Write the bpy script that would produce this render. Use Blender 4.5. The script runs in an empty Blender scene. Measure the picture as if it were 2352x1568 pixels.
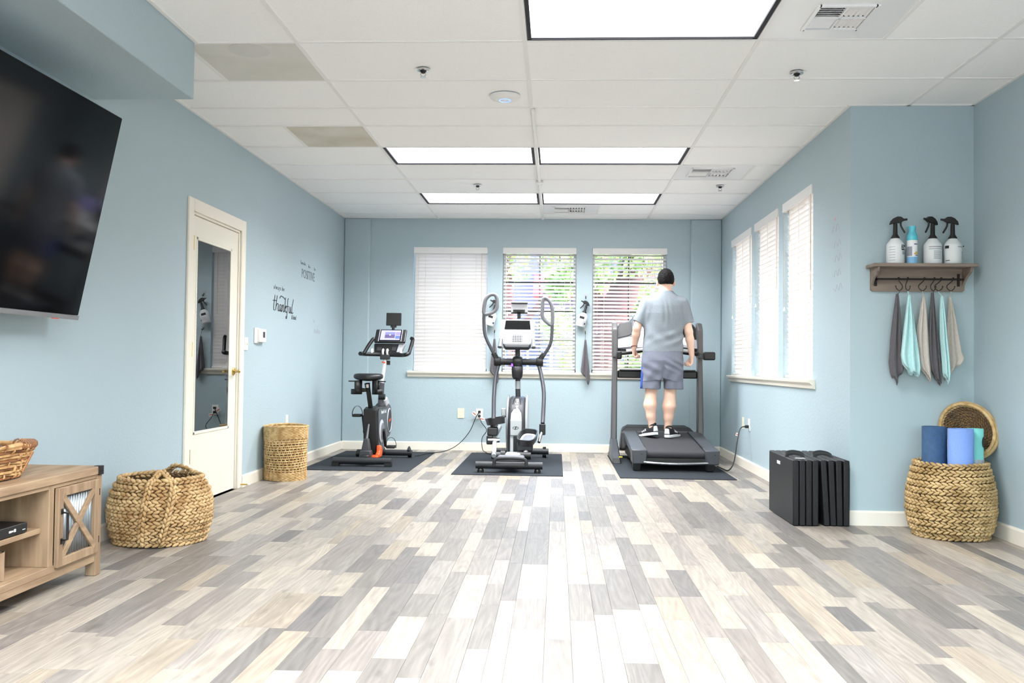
import bpy, math, random
import numpy as np
from mathutils import Vector, Matrix, Euler
random.seed(7)
RNG = np.random.default_rng(7)
PI = math.pi
SC = bpy.context.scene
COL = SC.collection

# ------------------------------------------------------------------ camera
FPX, YAW, PITCH, ROLL, CAMH = 2106.28, 0.048723, 0.025658, 0.011741, 0.9991
def _cam():
    cy, sy, cp, sp = math.cos(YAW), math.sin(YAW), math.cos(PITCH), math.sin(PITCH)
    right = Vector((cy, sy, 0)); fw = Vector((-sy*cp, cy*cp, sp)); up = right.cross(fw)
    r2 = right*math.cos(ROLL) + up*math.sin(ROLL)
    u2 = up*math.cos(ROLL) - right*math.sin(ROLL)
    cd = bpy.data.cameras.new('camera'); co = bpy.data.objects.new('camera', cd); COL.objects.link(co)
    m = Matrix((r2, u2, -fw)).transposed().to_4x4(); m.translation = (0, 0, CAMH)
    co.matrix_world = m
    cd.sensor_fit = 'HORIZONTAL'; cd.sensor_width = 36.0
    cd.lens = FPX/2352*36.0
    cd.clip_start = 0.05; cd.clip_end = 300
    SC.camera = co
_cam()

# ------------------------------------------------------------------ world, sun, exposure
PANEL = 3.0             # radiance of the lit ceiling diffusers as seen
LAMPW = 44.0            # watts of the downward light of each ceiling panel
w = bpy.data.worlds.new('sky'); SC.world = w; w.use_nodes = True
nt = w.node_tree; nt.nodes.clear()
wo = nt.nodes.new('ShaderNodeOutputWorld'); bg = nt.nodes.new('ShaderNodeBackground')
sk = nt.nodes.new('ShaderNodeTexSky'); sk.sky_type = 'NISHITA'; sk.sun_disc = False
sk.sun_elevation = math.radians(52); sk.sun_rotation = math.radians(70)
sk.air_density = 1.2; sk.dust_density = 2.0
nt.links.new(sk.outputs[0], bg.inputs[0]); bg.inputs[1].default_value = 3.0
nt.links.new(bg.outputs[0], wo.inputs[0])
sl = bpy.data.lights.new('sun', 'SUN'); sl.energy = 11.0; sl.angle = math.radians(1.2); sl.color = (1, .95, .86)
so = bpy.data.objects.new('sun', sl); COL.objects.link(so)
so.rotation_euler = Vector((-.78, .12, -.62)).to_track_quat('-Z', 'Y').to_euler()
so.location = (14, 4, 12)
vs = SC.view_settings
vs.view_transform = 'Standard'; vs.look = 'None'; vs.exposure = 0.40; vs.gamma = 1.0; vs.use_curve_mapping = False
SC.cycles.max_bounces = 10; SC.cycles.diffuse_bounces = 5; SC.cycles.glossy_bounces = 4
SC.cycles.transparent_max_bounces = 12; SC.cycles.transmission_bounces = 6
SC.cycles.sample_clamp_indirect = 6.0; SC.cycles.caustics_reflective = False; SC.cycles.caustics_refractive = False

# ------------------------------------------------------------------ room dimensions
XL, XR, XR2, YB, YA, HC, YF = -2.5054, 1.8881, 2.667, 10.673, 6.004, 2.7058, -2.6

# ------------------------------------------------------------------ mesh helpers
def lin(c):
    return tuple(((x/255)/12.92 if x/255 <= .04045 else ((x/255+.055)/1.055)**2.4) for x in c)

def tag(o, label=None, cat=None, group=None, kind=None):
    if label: o['label'] = label
    if cat: o['category'] = cat
    if group: o['group'] = group
    if kind: o['kind'] = kind
    return o

def thing(name, loc, label=None, cat=None, group=None, rotz=0.0, kind=None):
    o = bpy.data.objects.new(name, None); COL.objects.link(o)
    o.location = loc; o.rotation_euler = (0, 0, rotz); o.empty_display_size = .1
    return tag(o, label, cat, group, kind)

def rootloc(p):
    while p.parent: p = p.parent
    return Vector(p.location)

class MB:
    """collects shapes, builds ONE mesh object"""
    def __init__(s): s.v = []; s.f = []; s.uvw = None
    def add(s, vs, fs):
        n = len(s.v); s.v += [tuple(map(float, p)) for p in vs]; s.f += [tuple(i+n for i in f) for f in fs]; return s
    def box(s, a, b):
        x0, y0, z0 = a; x1, y1, z1 = b
        return s.add([(x0,y0,z0),(x1,y0,z0),(x1,y1,z0),(x0,y1,z0),(x0,y0,z1),(x1,y0,z1),(x1,y1,z1),(x0,y1,z1)],
                     [(0,3,2,1),(4,5,6,7),(0,1,5,4),(1,2,6,5),(2,3,7,6),(3,0,4,7)])
    def obox(s, c, size, rot=None):
        hx, hy, hz = [k/2 for k in size]; c = Vector(c)
        R = rot if rot is not None else Matrix.Identity(3)
        if not isinstance(R, Matrix): R = Euler(R).to_matrix()
        P = [c + R @ Vector(p) for p in ((-hx,-hy,-hz),(hx,-hy,-hz),(hx,hy,-hz),(-hx,hy,-hz),(-hx,-hy,hz),(hx,-hy,hz),(hx,hy,hz),(-hx,hy,hz))]
        return s.add(P, [(0,3,2,1),(4,5,6,7),(0,1,5,4),(1,2,6,5),(2,3,7,6),(3,0,4,7)])
    def hexa(s, P):   # eight corners: bottom ring then top ring
        return s.add(P, [(0,3,2,1),(4,5,6,7),(0,1,5,4),(1,2,6,5),(2,3,7,6),(3,0,4,7)])
    def prism(s, poly, ext):   # planar polygon (3D points, ccw seen against ext) extruded along ext
        ext = Vector(ext); A = [Vector(p) for p in poly]; n = len(A)
        P = A + [p+ext for p in A]
        nrm = Vector((0,0,0))
        for i in range(n): nrm += A[i].cross(A[(i+1) % n])
        F = [tuple(range(n-1,-1,-1)), tuple(range(n, 2*n))] + [(i, (i+1) % n, n+(i+1) % n, n+i) for i in range(n)]
        if nrm.dot(ext) < 0: F = [f[::-1] for f in F]
        return s.add(P, F)
    def cyl(s, p0, p1, r0, r1=None, n=16, cap=True):
        r1 = r0 if r1 is None else r1
        return s.tube([p0, p1], [r0, r1], n, cap=cap)
    def tube(s, pts, r, n=10, closed=False, cap=True, flat=1.0, up=None):
        P = [Vector(p) for p in pts]; m = len(P)
        rr = r if hasattr(r, '__len__') else [r]*m
        T = []
        for i in range(m):
            a = P[(i-1) % m] if (closed or i > 0) else P[i]; b = P[(i+1) % m] if (closed or i < m-1) else P[i]
            d = b-a; T.append(d.normalized() if d.length > 1e-9 else Vector((0,0,1)))
        t0 = T[0]; ref = Vector(up) if up is not None else (Vector((0,0,1)) if abs(t0.z) < .9 else Vector((1,0,0)))
        u = (ref - t0*ref.dot(t0)).normalized(); V = []
        for i in range(m):
            t = T[i]; u = (u - t*u.dot(t))
            u = u.normalized() if u.length > 1e-6 else t.orthogonal().normalized()
            wv = t.cross(u)
            for k in range(n):
                a = 2*PI*k/n; V.append(P[i] + (u*math.cos(a)*flat + wv*math.sin(a))*rr[i])
        F = []; L = m if closed else m-1
        for i in range(L):
            j = (i+1) % m
            for k in range(n): F.append((i*n+k, i*n+(k+1) % n, j*n+(k+1) % n, j*n+k))
        if cap and not closed:
            F.append(tuple(range(n-1,-1,-1))); F.append(tuple((m-1)*n+k for k in range(n)))
        return s.add(V, F)
    def lathe(s, prof, c=(0,0,0), n=24, R=None, cap=True, sx=1, sy=1):
        V = []; c = Vector(c)
        for r, z in prof:
            for k in range(n):
                a = 2*PI*k/n; p = Vector((r*math.cos(a)*sx, r*math.sin(a)*sy, z))
                V.append(c + (R @ p if R is not None else p))
        F = []
        for i in range(len(prof)-1):
            for k in range(n): F.append((i*n+k, i*n+(k+1) % n, (i+1)*n+(k+1) % n, (i+1)*n+k))
        if cap:
            F.append(tuple(range(n-1,-1,-1))); F.append(tuple((len(prof)-1)*n+k for k in range(n)))
        return s.add(V, F)
    def ball(s, c, r, n=12, m=8, R=None):
        rx, ry, rz = r if hasattr(r, '__len__') else (r, r, r); c = Vector(c); V = []; F = []
        for i in range(1, m):
            t = PI*i/m
            for k in range(n):
                a = 2*PI*k/n; p = Vector((rx*math.sin(t)*math.cos(a), ry*math.sin(t)*math.sin(a), -rz*math.cos(t)))
                V.append(c + (R @ p if R is not None else p))
        b = Vector((0,0,-rz)); t = Vector((0,0,rz))
        V.append(c + (R @ b if R is not None else b)); V.append(c + (R @ t if R is not None else t))
        for i in range(m-2):
            for k in range(n): F.append((i*n+k, i*n+(k+1) % n, (i+1)*n+(k+1) % n, (i+1)*n+k))
        nb = (m-1)*n
        for k in range(n):
            F.append((nb, (k+1) % n, k)); F.append((nb+1, (m-2)*n+k, (m-2)*n+(k+1) % n))
        return s.add(V, F)
    def grid(s, fn, nu, nv):
        V = [fn(i/nu, j/nv) for j in range(nv+1) for i in range(nu+1)]
        F = [(j*(nu+1)+i, j*(nu+1)+i+1, (j+1)*(nu+1)+i+1, (j+1)*(nu+1)+i) for j in range(nv) for i in range(nu)]
        return s.add(V, F)
    def build(s, name, mat, parent=None, smooth=False, bevel=0, seg=2, world=True, solid=0, label=None, angle=40):
        me = bpy.data.meshes.new(name)
        V = s.v
        o = bpy.data.objects.new(name, me)
        if parent is not None:
            o.parent = parent
            if world:
                off = rootloc(parent); V = [(x-off.x, y-off.y, z-off.z) for x, y, z in V]
        else:
            if V and world:
                A = np.array(V); lo = A.min(0); hi = A.max(0); c = ((lo[0]+hi[0])/2, (lo[1]+hi[1])/2, lo[2])
                V = [(x-c[0], y-c[1], z-c[2]) for x, y, z in V]; o.location = c
        me.from_pydata(V, [], s.f); me.update()
        if mat is not None: me.materials.append(mat)
        COL.objects.link(o)
        if smooth:
            me.polygons.foreach_set('use_smooth', [True]*len(me.polygons))
            try: me.set_sharp_from_angle(angle=math.radians(angle))
            except Exception: pass
        if bevel:
            b = o.modifiers.new('bevel', 'BEVEL'); b.width = bevel; b.segments = seg; b.limit_method = 'ANGLE'; b.angle_limit = math.radians(40)
            if seg > 1:
                me.polygons.foreach_set('use_smooth', [True]*len(me.polygons))
                try: me.set_sharp_from_angle(angle=math.radians(30))
                except Exception: pass
        if solid:
            b = o.modifiers.new('solid', 'SOLIDIFY'); b.thickness = solid; b.offset = 0
        if label: o['label'] = label
        return o

def spline(pts, n=8, closed=False):
    P = [Vector(p) for p in pts]; m = len(P); out = []
    for i in range(m if closed else m-1):
        g = lambda k: P[k % m] if closed else P[max(0, min(m-1, k))]
        p0, p1, p2, p3 = g(i-1), g(i), g(i+1), g(i+2)
        for j in range(n):
            t = j/n
            out.append(.5*((2*p1)+(p2-p0)*t+(2*p0-5*p1+4*p2-p3)*t*t+(3*p1-p0-3*p2+p3)*t**3))
    if not closed: out.append(P[-1])
    return out

def copy_tree(o, loc=None, rot=None, parent=None):
    c = o.copy(); COL.objects.link(c); c.parent = parent
    for ch in list(o.children): copy_tree(ch, parent=c)
    if loc is not None: c.location = loc
    if rot is not None: c.rotation_euler = rot
    return c

def text_obj(name, body, size, mat, parent, loc, rot, ext=.0006, align='CENTER', sx=1.0, world=True):
    cu = bpy.data.curves.new('t', 'FONT'); cu.body = body; cu.size = size; cu.extrude = ext; cu.align_x = align; cu.align_y = 'CENTER'
    cu.resolution_u = 3
    t = bpy.data.objects.new('t', cu); COL.objects.link(t)
    bpy.context.view_layer.update()
    me = bpy.data.meshes.new_from_object(t)
    bpy.data.objects.remove(t); bpy.data.curves.remove(cu)
    R = (rot if isinstance(rot, Matrix) else Euler(rot).to_matrix()).to_4x4()
    off = rootloc(parent) if (parent is not None and world) else Vector((0,0,0))
    me.transform(Matrix.Translation(Vector(loc)-off) @ R @ Matrix.Diagonal((sx,1,1,1)))
    me.name = name; me.materials.clear(); me.materials.append(mat)
    o = bpy.data.objects.new(name, me); COL.objects.link(o); o.parent = parent
    return o

# ------------------------------------------------------------------ materials
def mat(name, rgb, rough=.5, metal=0., spec=.5, var=0., vscale=6., bump=0., bscale=60., stretch=(1,1,1), rgb2=None,
        emit=0., trans=0., sheen=0., coat=0., coord='Object', detail=4., alpha=1.):
    m = bpy.data.materials.new(name); m.use_nodes = True; nt = m.node_tree; N = nt.nodes; L = nt.links
    b = N['Principled BSDF']
    col = lin(rgb)+(1,)
    b.inputs['Base Color'].default_value = col; b.inputs['Roughness'].default_value = rough
    b.inputs['Metallic'].default_value = metal; b.inputs['Specular IOR Level'].default_value = spec
    if coat: b.inputs['Coat Weight'].default_value = coat; b.inputs['Coat Roughness'].default_value = .1
    if sheen: b.inputs['Sheen Weight'].default_value = sheen
    if trans: b.inputs['Transmission Weight'].default_value = trans
    if emit:
        b.inputs['Emission Color'].default_value = col; b.inputs['Emission Strength'].default_value = emit
    if var or rgb2 or bump:
        tc = N.new('ShaderNodeTexCoord'); mp = N.new('ShaderNodeMapping'); mp.inputs['Scale'].default_value = stretch
        L.new(tc.outputs[coord], mp.inputs[0])
    if var or rgb2:
        nz = N.new('ShaderNodeTexNoise'); nz.inputs['Scale'].default_value = vscale; nz.inputs['Detail'].default_value = detail
        L.new(mp.outputs[0], nz.inputs['Vector'])
        rp = N.new('ShaderNodeValToRGB'); L.new(nz.outputs[0], rp.inputs[0])
        c2 = lin(rgb2) if rgb2 else tuple(min(1, x*(1-var)) for x in col[:3])
        c1 = col[:3] if rgb2 else tuple(min(1, x*(1+var)) for x in col[:3])
        rp.color_ramp.elements[0].position = .32; rp.color_ramp.elements[0].color = c2+(1,)
        rp.color_ramp.elements[1].position = .68; rp.color_ramp.elements[1].color = tuple(c1)+(1,)
        L.new(rp.outputs[0], b.inputs['Base Color'])
    if bump:
        nb = N.new('ShaderNodeTexNoise'); nb.inputs['Scale'].default_value = bscale; nb.inputs['Detail'].default_value = 3.
        L.new(mp.outputs[0], nb.inputs['Vector'])
        bp = N.new('ShaderNodeBump'); bp.inputs['Strength'].default_value = bump; bp.inputs['Distance'].default_value = .004
        L.new(nb.outputs[0], bp.inputs['Height']); L.new(bp.outputs[0], b.inputs['Normal'])
    return m

def glass_mat(name, ior=1.5, tint=(1,1,1), rough=0.0):
    m = bpy.data.materials.new(name); m.use_nodes = True; nt = m.node_tree; N = nt.nodes; L = nt.links; N.clear()
    o = N.new('ShaderNodeOutputMaterial'); mx = N.new('ShaderNodeMixShader'); t = N.new('ShaderNodeBsdfTransparent'); g = N.new('ShaderNodeBsdfGlossy')
    t.inputs[0].default_value = tint+(1,); g.inputs['Roughness'].default_value = rough
    fr = N.new('ShaderNodeFresnel'); fr.inputs[0].default_value = ior
    L.new(fr.outputs[0], mx.inputs[0]); L.new(t.outputs[0], mx.inputs[1]); L.new(g.outputs[0], mx.inputs[2]); L.new(mx.outputs[0], o.inputs[0])
    return m

M = {}
WALLC = (173, 190, 197)
M['wall'] = mat('wall_paint', WALLC, .55, spec=.3, bump=.4, bscale=60, coord='Object')
M['white_trim'] = mat('trim_paint', (236, 229, 216), .4, spec=.4)
M['door_paint'] = mat('door_paint', (232, 226, 212), .38, spec=.4)
M['tile'] = mat('ceiling_tile', (250, 249, 247), .95, spec=.1, var=.03, vscale=160, bump=.25, bscale=260, coord='Object')
M['bar'] = mat('ceiling_bar', (238, 236, 233), .5, spec=.3)
M['white_plastic'] = mat('white_plastic', (236, 234, 230), .4)
M['cream_plastic'] = mat('cream_plastic', (232, 224, 196), .4)
M['black'] = mat('black_plastic', (14, 14, 15), .45)
M['black_gloss'] = mat('black_gloss', (10, 10, 12), .12)
M['dark_grey'] = mat('dark_grey_plastic', (52, 53, 57), .5)
M['charcoal'] = mat('charcoal_plastic', (36, 37, 40), .5)
M['mid_grey'] = mat('mid_grey_plastic', (112, 113, 118), .45)
M['grey_metal'] = mat('grey_painted_metal', (98, 100, 106), .38, metal=.3)
M['silver'] = mat('silver_plastic', (176, 178, 182), .35, metal=.3)
M['chrome'] = mat('chrome', (210, 210, 212), .18, metal=1.)
M['brass'] = mat('brass', (214, 178, 96), .25, metal=1.)
M['dark_metal'] = mat('dark_iron', (42, 38, 38), .45, metal=.6)
M['orange'] = mat('orange_plastic', (240, 84, 28), .4)
M['white_gloss'] = mat('white_gloss', (240, 240, 242), .22)
M['rubber'] = mat('rubber_mat', (46, 50, 55), .85, spec=.2, var=.12, vscale=90, bump=.3, bscale=220)
M['cord'] = mat('cord_black', (30, 30, 32), .5)
M['dark_gap'] = mat('dark_gap', (26, 26, 34), .7)
# ------------------------------------------------------------------ floor of laminate blocks
def floor_material():
    m = bpy.data.materials.new('laminate'); m.use_nodes = True; nt = m.node_tree; N = nt.nodes; L = nt.links
    b = N['Principled BSDF']
    at = N.new('ShaderNodeAttribute'); at.attribute_name = 'tone'
    sd = N.new('ShaderNodeAttribute'); sd.attribute_name = 'seed'
    ge = N.new('ShaderNodeNewGeometry')
    add = N.new('ShaderNodeVectorMath'); add.operation = 'ADD'
    L.new(ge.outputs['Position'], add.inputs[0]); L.new(sd.outputs['Vector'], add.inputs[1])
    mp = N.new('ShaderNodeMapping'); mp.inputs['Scale'].default_value = (26, 1.6, 1)
    L.new(add.outputs[0], mp.inputs[0])
    nz = N.new('ShaderNodeTexNoise'); nz.inputs['Scale'].default_value = 2.2; nz.inputs['Detail'].default_value = 7; nz.inputs['Roughness'].default_value = .62; nz.inputs['Distortion'].default_value = .5
    L.new(mp.outputs[0], nz.inputs['Vector'])
    # cathedral rings
    mp2 = N.new('ShaderNodeMapping'); mp2.inputs['Scale'].default_value = (7, .62, 1)
    L.new(add.outputs[0], mp2.inputs[0])
    wv = N.new('ShaderNodeTexNoise'); wv.inputs['Scale'].default_value = 1.1; wv.inputs['Detail'].default_value = 1.2; wv.inputs['Distortion'].default_value = .35
    L.new(mp2.outputs[0], wv.inputs['Vector'])
    ml = N.new('ShaderNodeMath'); ml.operation = 'MULTIPLY'; ml.inputs[1].default_value = 95
    sn = N.new('ShaderNodeMath'); sn.operation = 'SINE'
    L.new(wv.outputs[0], ml.inputs[0]); L.new(ml.outputs[0], sn.inputs[0])
    mr = N.new('ShaderNodeMapRange'); mr.inputs[1].default_value = -1; mr.inputs[2].default_value = 1; mr.inputs[3].default_value = .88; mr.inputs[4].default_value = 1.05
    L.new(sn.outputs[0], mr.inputs[0])
    mr2 = N.new('ShaderNodeMapRange'); mr2.inputs[1].default_value = .3; mr2.inputs[2].default_value = .7; mr2.inputs[3].default_value = .77; mr2.inputs[4].default_value = 1.14
    L.new(nz.outputs[0], mr2.inputs[0])
    # knots and cloudy patches
    mp3 = N.new('ShaderNodeMapping'); mp3.inputs['Scale'].default_value = (9, 3.5, 1); L.new(add.outputs[0], mp3.inputs[0])
    n3 = N.new('ShaderNodeTexNoise'); n3.inputs['Scale'].default_value = 1.3; n3.inputs['Detail'].default_value = 3; L.new(mp3.outputs[0], n3.inputs['Vector'])
    mr3 = N.new('ShaderNodeMapRange'); mr3.inputs[1].default_value = .62; mr3.inputs[2].default_value = .8; mr3.inputs[3].default_value = 1.0; mr3.inputs[4].default_value = .62
    L.new(n3.outputs[0], mr3.inputs[0])
    m1 = N.new('ShaderNodeMath'); m1.operation = 'MULTIPLY'; m2 = N.new('ShaderNodeMath'); m2.operation = 'MULTIPLY'
    L.new(mr.outputs[0], m1.inputs[0]); L.new(mr2.outputs[0], m1.inputs[1]); L.new(m1.outputs[0], m2.inputs[0]); L.new(mr3.outputs[0], m2.inputs[1])
    vm = N.new('ShaderNodeVectorMath'); vm.operation = 'SCALE'
    L.new(at.outputs['Color'], vm.inputs[0]); L.new(m2.outputs[0], vm.inputs['Scale'])
    L.new(vm.outputs[0], b.inputs['Base Color'])
    b.inputs['Roughness'].default_value = .42; b.inputs['Specular IOR Level'].default_value = .38
    bp = N.new('ShaderNodeBump'); bp.inputs['Strength'].default_value = .12; bp.inputs['Distance'].default_value = .002
    L.new(nz.outputs[0], bp.inputs['Height']); L.new(bp.outputs[0], b.inputs['Normal'])
    return m
M['floor'] = floor_material()
M['subfloor'] = mat('floor_joint', (108, 98, 90), .7)

fb = MB(); fb.box((XL-.2, YF-.2, -.06), (XR2+.2, YB+.2, -.0065))
floor = tag(fb.build('floor', M['subfloor']), kind='structure')
TONES = [((212,199,184),5),((220,206,188),4),((202,190,176),4),((166,157,149),5),((156,148,142),4),((182,171,162),4),((206,190,170),3),((148,141,137),2),((192,182,173),3)]
def tone():
    r = random.random()*sum(t[1] for t in TONES)
    for c, k in TONES:
        r -= k
        if r <= 0: break
    j = random.uniform(.94, 1.06)*.58
    return tuple(x*j for x in lin(c))
def block_mesh(blocks, name):
    V = []; F = []; T = []; S = []
    for (x0, x1, y0, y1, c, s) in blocks:
        n = len(V); g = .0003; e = .0006
        V += [(x0+g,y0+g,-.008),(x1-g,y0+g,-.008),(x1-g,y1-g,-.008),(x0+g,y1-g,-.008),
              (x0+g,y0+g,-e),(x1-g,y0+g,-e),(x1-g,y1-g,-e),(x0+g,y1-g,-e),
              (x0+g+e,y0+g+e*.6,0),(x1-g-e,y0+g+e*.6,0),(x1-g-e,y1-g-e*.6,0),(x0+g+e,y1-g-e*.6,0)]
        F += [tuple(i+n for i in f) for f in ((0,1,5,4),(1,2,6,5),(2,3,7,6),(3,0,4,7),(4,5,9,8),(5,6,10,9),(6,7,11,10),(7,4,8,11),(8,9,10,11))]
        T += [c]*9; S += [s]*9
    me = bpy.data.meshes.new(name); me.from_pydata(V, [], F); me.update()
    a = me.attributes.new('tone', 'FLOAT_COLOR', 'FACE'); a.data.foreach_set('color', np.array([tuple(c)+(1,) for c in T], dtype=np.float32).ravel())
    a = me.attributes.new('seed', 'FLOAT_VECTOR', 'FACE'); a.data.foreach_set('vector', np.array(S, dtype=np.float32).ravel())
    me.materials.append(M['floor'])
    return me
blocks = []
PW = .194; x = XL-.05; k = 0
while x < XR2:
    sp = random.choice([.34, .5, .5, .66, .6, .4])
    for (xa, xb) in ((x, x+PW*sp), (x+PW*sp, x+PW)):
        y = YF + random.uniform(-.5, 0); last = None
        while y < YB:
            ln = random.choice([.36, .45, .52, .6, .68, .75, .9])
            x0, x1, y0, y1 = max(xa, XL), min(xb, XR2), max(y, YF), min(y+ln, YB)
            if x1-x0 > .004 and y1-y0 > .01:
                c = tone()
                blocks.append((x0, x1, y0, y1, c, (random.uniform(0, 60), random.uniform(0, 60), 0)))
            y += ln
    x += PW
# largest in view: nearest blocks inside the camera's view
def cam_u(x, y): return (x*math.cos(YAW)+y*math.sin(YAW))/max(.1, (-x*math.sin(YAW)+y*math.cos(YAW)))
vis, rest = [], []
for bl in blocks:
    cx, cy_ = (bl[0]+bl[1])/2, (bl[2]+bl[3])/2
    (vis if (bl[3] > 2.75 and abs(cam_u(cx, cy_)) < .60) else rest).append(bl)
vis.sort(key=lambda b: (b[2]+b[3])/2)
rest += vis[300:]; vis = vis[:300]
for bl in vis:
    o = bpy.data.objects.new('plank', block_mesh([bl], 'plank')); COL.objects.link(o); o.parent = floor; o.location = -Vector(floor.location)
o = bpy.data.objects.new('planks', block_mesh(rest, 'planks')); COL.objects.link(o); o.parent = floor; o.location = -Vector(floor.location); tag(o, kind='stuff')

# ------------------------------------------------------------------ walls
def wall(name, a, b, z0, z1, nrm, thick, holes=()):
    """vertical wall from a to b (xy); inner face on a-b; nrm points into the room; holes (s0,s1,z0,z1) along a-b"""
    a = Vector((a[0], a[1], 0)); b = Vector((b[0], b[1], 0)); d = (b-a); Ln = d.length; d.normalize(); nv = Vector((nrm[0], nrm[1], 0))
    S = sorted({0, Ln} | {h[0] for h in holes} | {h[1] for h in holes}); Z = sorted({z0, z1} | {h[2] for h in holes} | {h[3] for h in holes})
    isH = lambda s, z: any(h[0] < s < h[1] and h[2] < z < h[3] for h in holes)
    mb = MB(); P = lambda s, z, o: a + d*s - nv*o + Vector((0,0,z))
    flip = d.cross(Vector((0,0,1))).dot(nv) < 0
    def q(p): mb.add(p if not flip else p[::-1], [(0,1,2,3)])
    for i in range(len(S)-1):
        for j in range(len(Z)-1):
            s0, s1, y0, y1 = S[i], S[i+1], Z[j], Z[j+1]
            if isH((s0+s1)/2, (y0+y1)/2): continue
            q([P(s0,y0,0),P(s1,y0,0),P(s1,y1,0),P(s0,y1,0)]); q([P(s0,y1,thick),P(s1,y1,thick),P(s1,y0,thick),P(s0,y0,thick)])
    for (s0, s1, y0, y1) in list(holes):
        q([P(s0,y0,0),P(s0,y0,thick),P(s1,y0,thick),P(s1,y0,0)][::-1]); q([P(s0,y1,0),P(s0,y1,thick),P(s1,y1,thick),P(s1,y1,0)])
        q([P(s0,y0,0),P(s0,y0,thick),P(s0,y1,thick),P(s0,y1,0)]); q([P(s1,y0,0),P(s1,y0,thick),P(s1,y1,thick),P(s1,y1,0)][::-1])
    q([P(0,z0,0),P(0,z1,0),P(0,z1,thick),P(0,z0,thick)]); q([P(Ln,z0,0),P(Ln,z0,thick),P(Ln,z1,thick),P(Ln,z1,0)])
    q([P(0,z1,0),P(Ln,z1,0),P(Ln,z1,thick),P(0,z1,thick)]); q([P(0,z0,0),P(0,z0,thick),P(Ln,z0,thick),P(Ln,z0,0)])
    o = mb.build(name, M['wall']); tag(o, kind='structure'); return o
BW = [(-1.686, -.814), (-.640, .223), (.405, 1.271)]           # back windows, x ranges
RW = [(9.006, 10.004), (7.921, 8.850), (6.868, 7.755)]         # right windows, y ranges
WZ = (.915, 2.372)
DOOR = (6.150, 7.120, 2.035)
wall_back = wall('wall_back', (XL, YB), (XR, YB), 0, HC+.028, (0,-1), .18, [(x0-XL, x1-XL, *WZ) for x0, x1 in BW])
wall_left = wall('wall_left', (XL, YF), (XL, YB), 0, HC+.028, (1,0), .14, [(DOOR[0]-YF, DOOR[1]-YF, 0, DOOR[2])])
wall_right = wall('wall_right', (XR, YA), (XR, YB), 0, HC+.028, (-1,0), .18, [(y0-YA, y1-YA, *WZ) for y0, y1 in RW])
wall_alcove = wall('wall_alcove', (XR+.18, YA), (XR2, YA), 0, HC+.028, (0,-1), .12)
wall('wall_right_near', (XR2, YF), (XR2, YA), 0, HC+.028, (-1,0), .12)
FW = [(-2.2, -.75), (-.55, .90), (1.10, 2.45)]                    # unseen windows added behind the camera to brighten the room, x ranges
wall('wall_front', (XL, YF), (XR2, YF), 0, HC+.028, (0,1), .12, [(a-XL, b-XL, .30, 2.45) for a, b in FW])
# corner pilasters of the back wall
for x0, x1 in ((XL, -2.195), (1.535, XR)):
    MB().box((x0, YB-.05, 0), (x1, YB+.02, HC)).build('pilaster', M['wall'], wall_back, bevel=.018, seg=3)
# dropped soffit on the left
so_ = MB().box((XL, YF, 2.400), (-1.955, 4.790, HC)).build('wall_soffit', M['wall'], bevel=.006, seg=2); tag(so_, kind='structure')

# ------------------------------------------------------------------ baseboards
def base(name, a, b, nrm):
    a = Vector(a+(0,)); b = Vector(b+(0,)); n = Vector(nrm+(0,)); up = Vector((0,0,1)); h = .094; t = .014
    prof = [(0,0),(t,0),(t,h-.012),(t*.55,h),(0,h)]
    P = [a+n*p+up*q for p, q in prof]
    o = MB().prism(P, b-a).build(name, M['white_trim']); tag(o, kind='structure'); return o
base('baseboard_back', (-2.195, YB), (1.535, YB), (0,-1))
for i, (x0, x1) in enumerate(((XL, -2.195), (1.535, XR))):
    base('baseboard_back_' + ('left', 'right')[i], (x0, YB-.05), (x1, YB-.05), (0,-1))
base('baseboard_left', (XL, 7.225), (XL, YB-.05), (1,0))
base('baseboard_left_near', (XL, YF), (XL, 6.055), (1,0))
base('baseboard_right', (XR, YA-.014), (XR, YB-.05), (-1,0))
base('baseboard_alcove', (XR-.014, YA), (XR2, YA), (0,-1))
base('baseboard_right_near', (XR2, YF), (XR2, YA), (-1,0))

# ------------------------------------------------------------------ ceiling: tiles on a grid
CX = [-2.6220, -1.4028, -.1836, 1.0356, 2.2548, 3.4740]
RY = [4.787, 5.444, 6.030, 6.494, 7.131, 7.771, 8.389, 9.054, 9.699, 10.298]
y = 4.787
while y > YF: y -= .6096; RY.insert(0, y)
RY.append(10.9)
R0 = RY.index(4.787)
ceiling = MB().box((XL-.15, YF-.15, HC+.03), (XR2+.15, YB+.15, HC+.10)).build('ceiling', M['tile']); tag(ceiling, kind='structure')
LIGHT_CELLS = {(2, R0-1), (1, R0+4), (2, R0+4), (1, R0+7), (2, R0+7), (2, R0-5), (1, R0-5), (2, R0-8), (1, R0-8)}  # last four cells hold unseen panels added for brightness
PANEL_CELLS = {}   # (col,row): (x0,x1) of a metal panel inside the cell
PANEL_CELLS[(3, R0-1)] = (CX[3], 1.660); PANEL_CELLS[(3, R0+5)] = (CX[3], 1.648); PANEL_CELLS[(2, R0+8)] = (CX[2], .432)
PANEL_CELLS[(0, R0)] = (-2.02, CX[1]); PANEL_CELLS[(0, R0+3)] = (-1.99, CX[1])
def tilebox(x0, x1, y0, y1):
    x0, x1, y0, y1 = max(x0, XL), min(x1, XR2), max(y0, YF), min(y1, YB)
    if y0 > YA-.01: x1 = min(x1, XR)
    elif y1 > YA: pass
    if x1-x0 < .03 or y1-y0 < .03: return
    g = .004; d = random.uniform(.001, .0045)
    MB().box((x0+g, y0+g, HC+d), (x1-g, y1-g, HC+.03)).build('ceiling_tile', M['tile'], ceiling, bevel=.002, seg=1)
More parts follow.
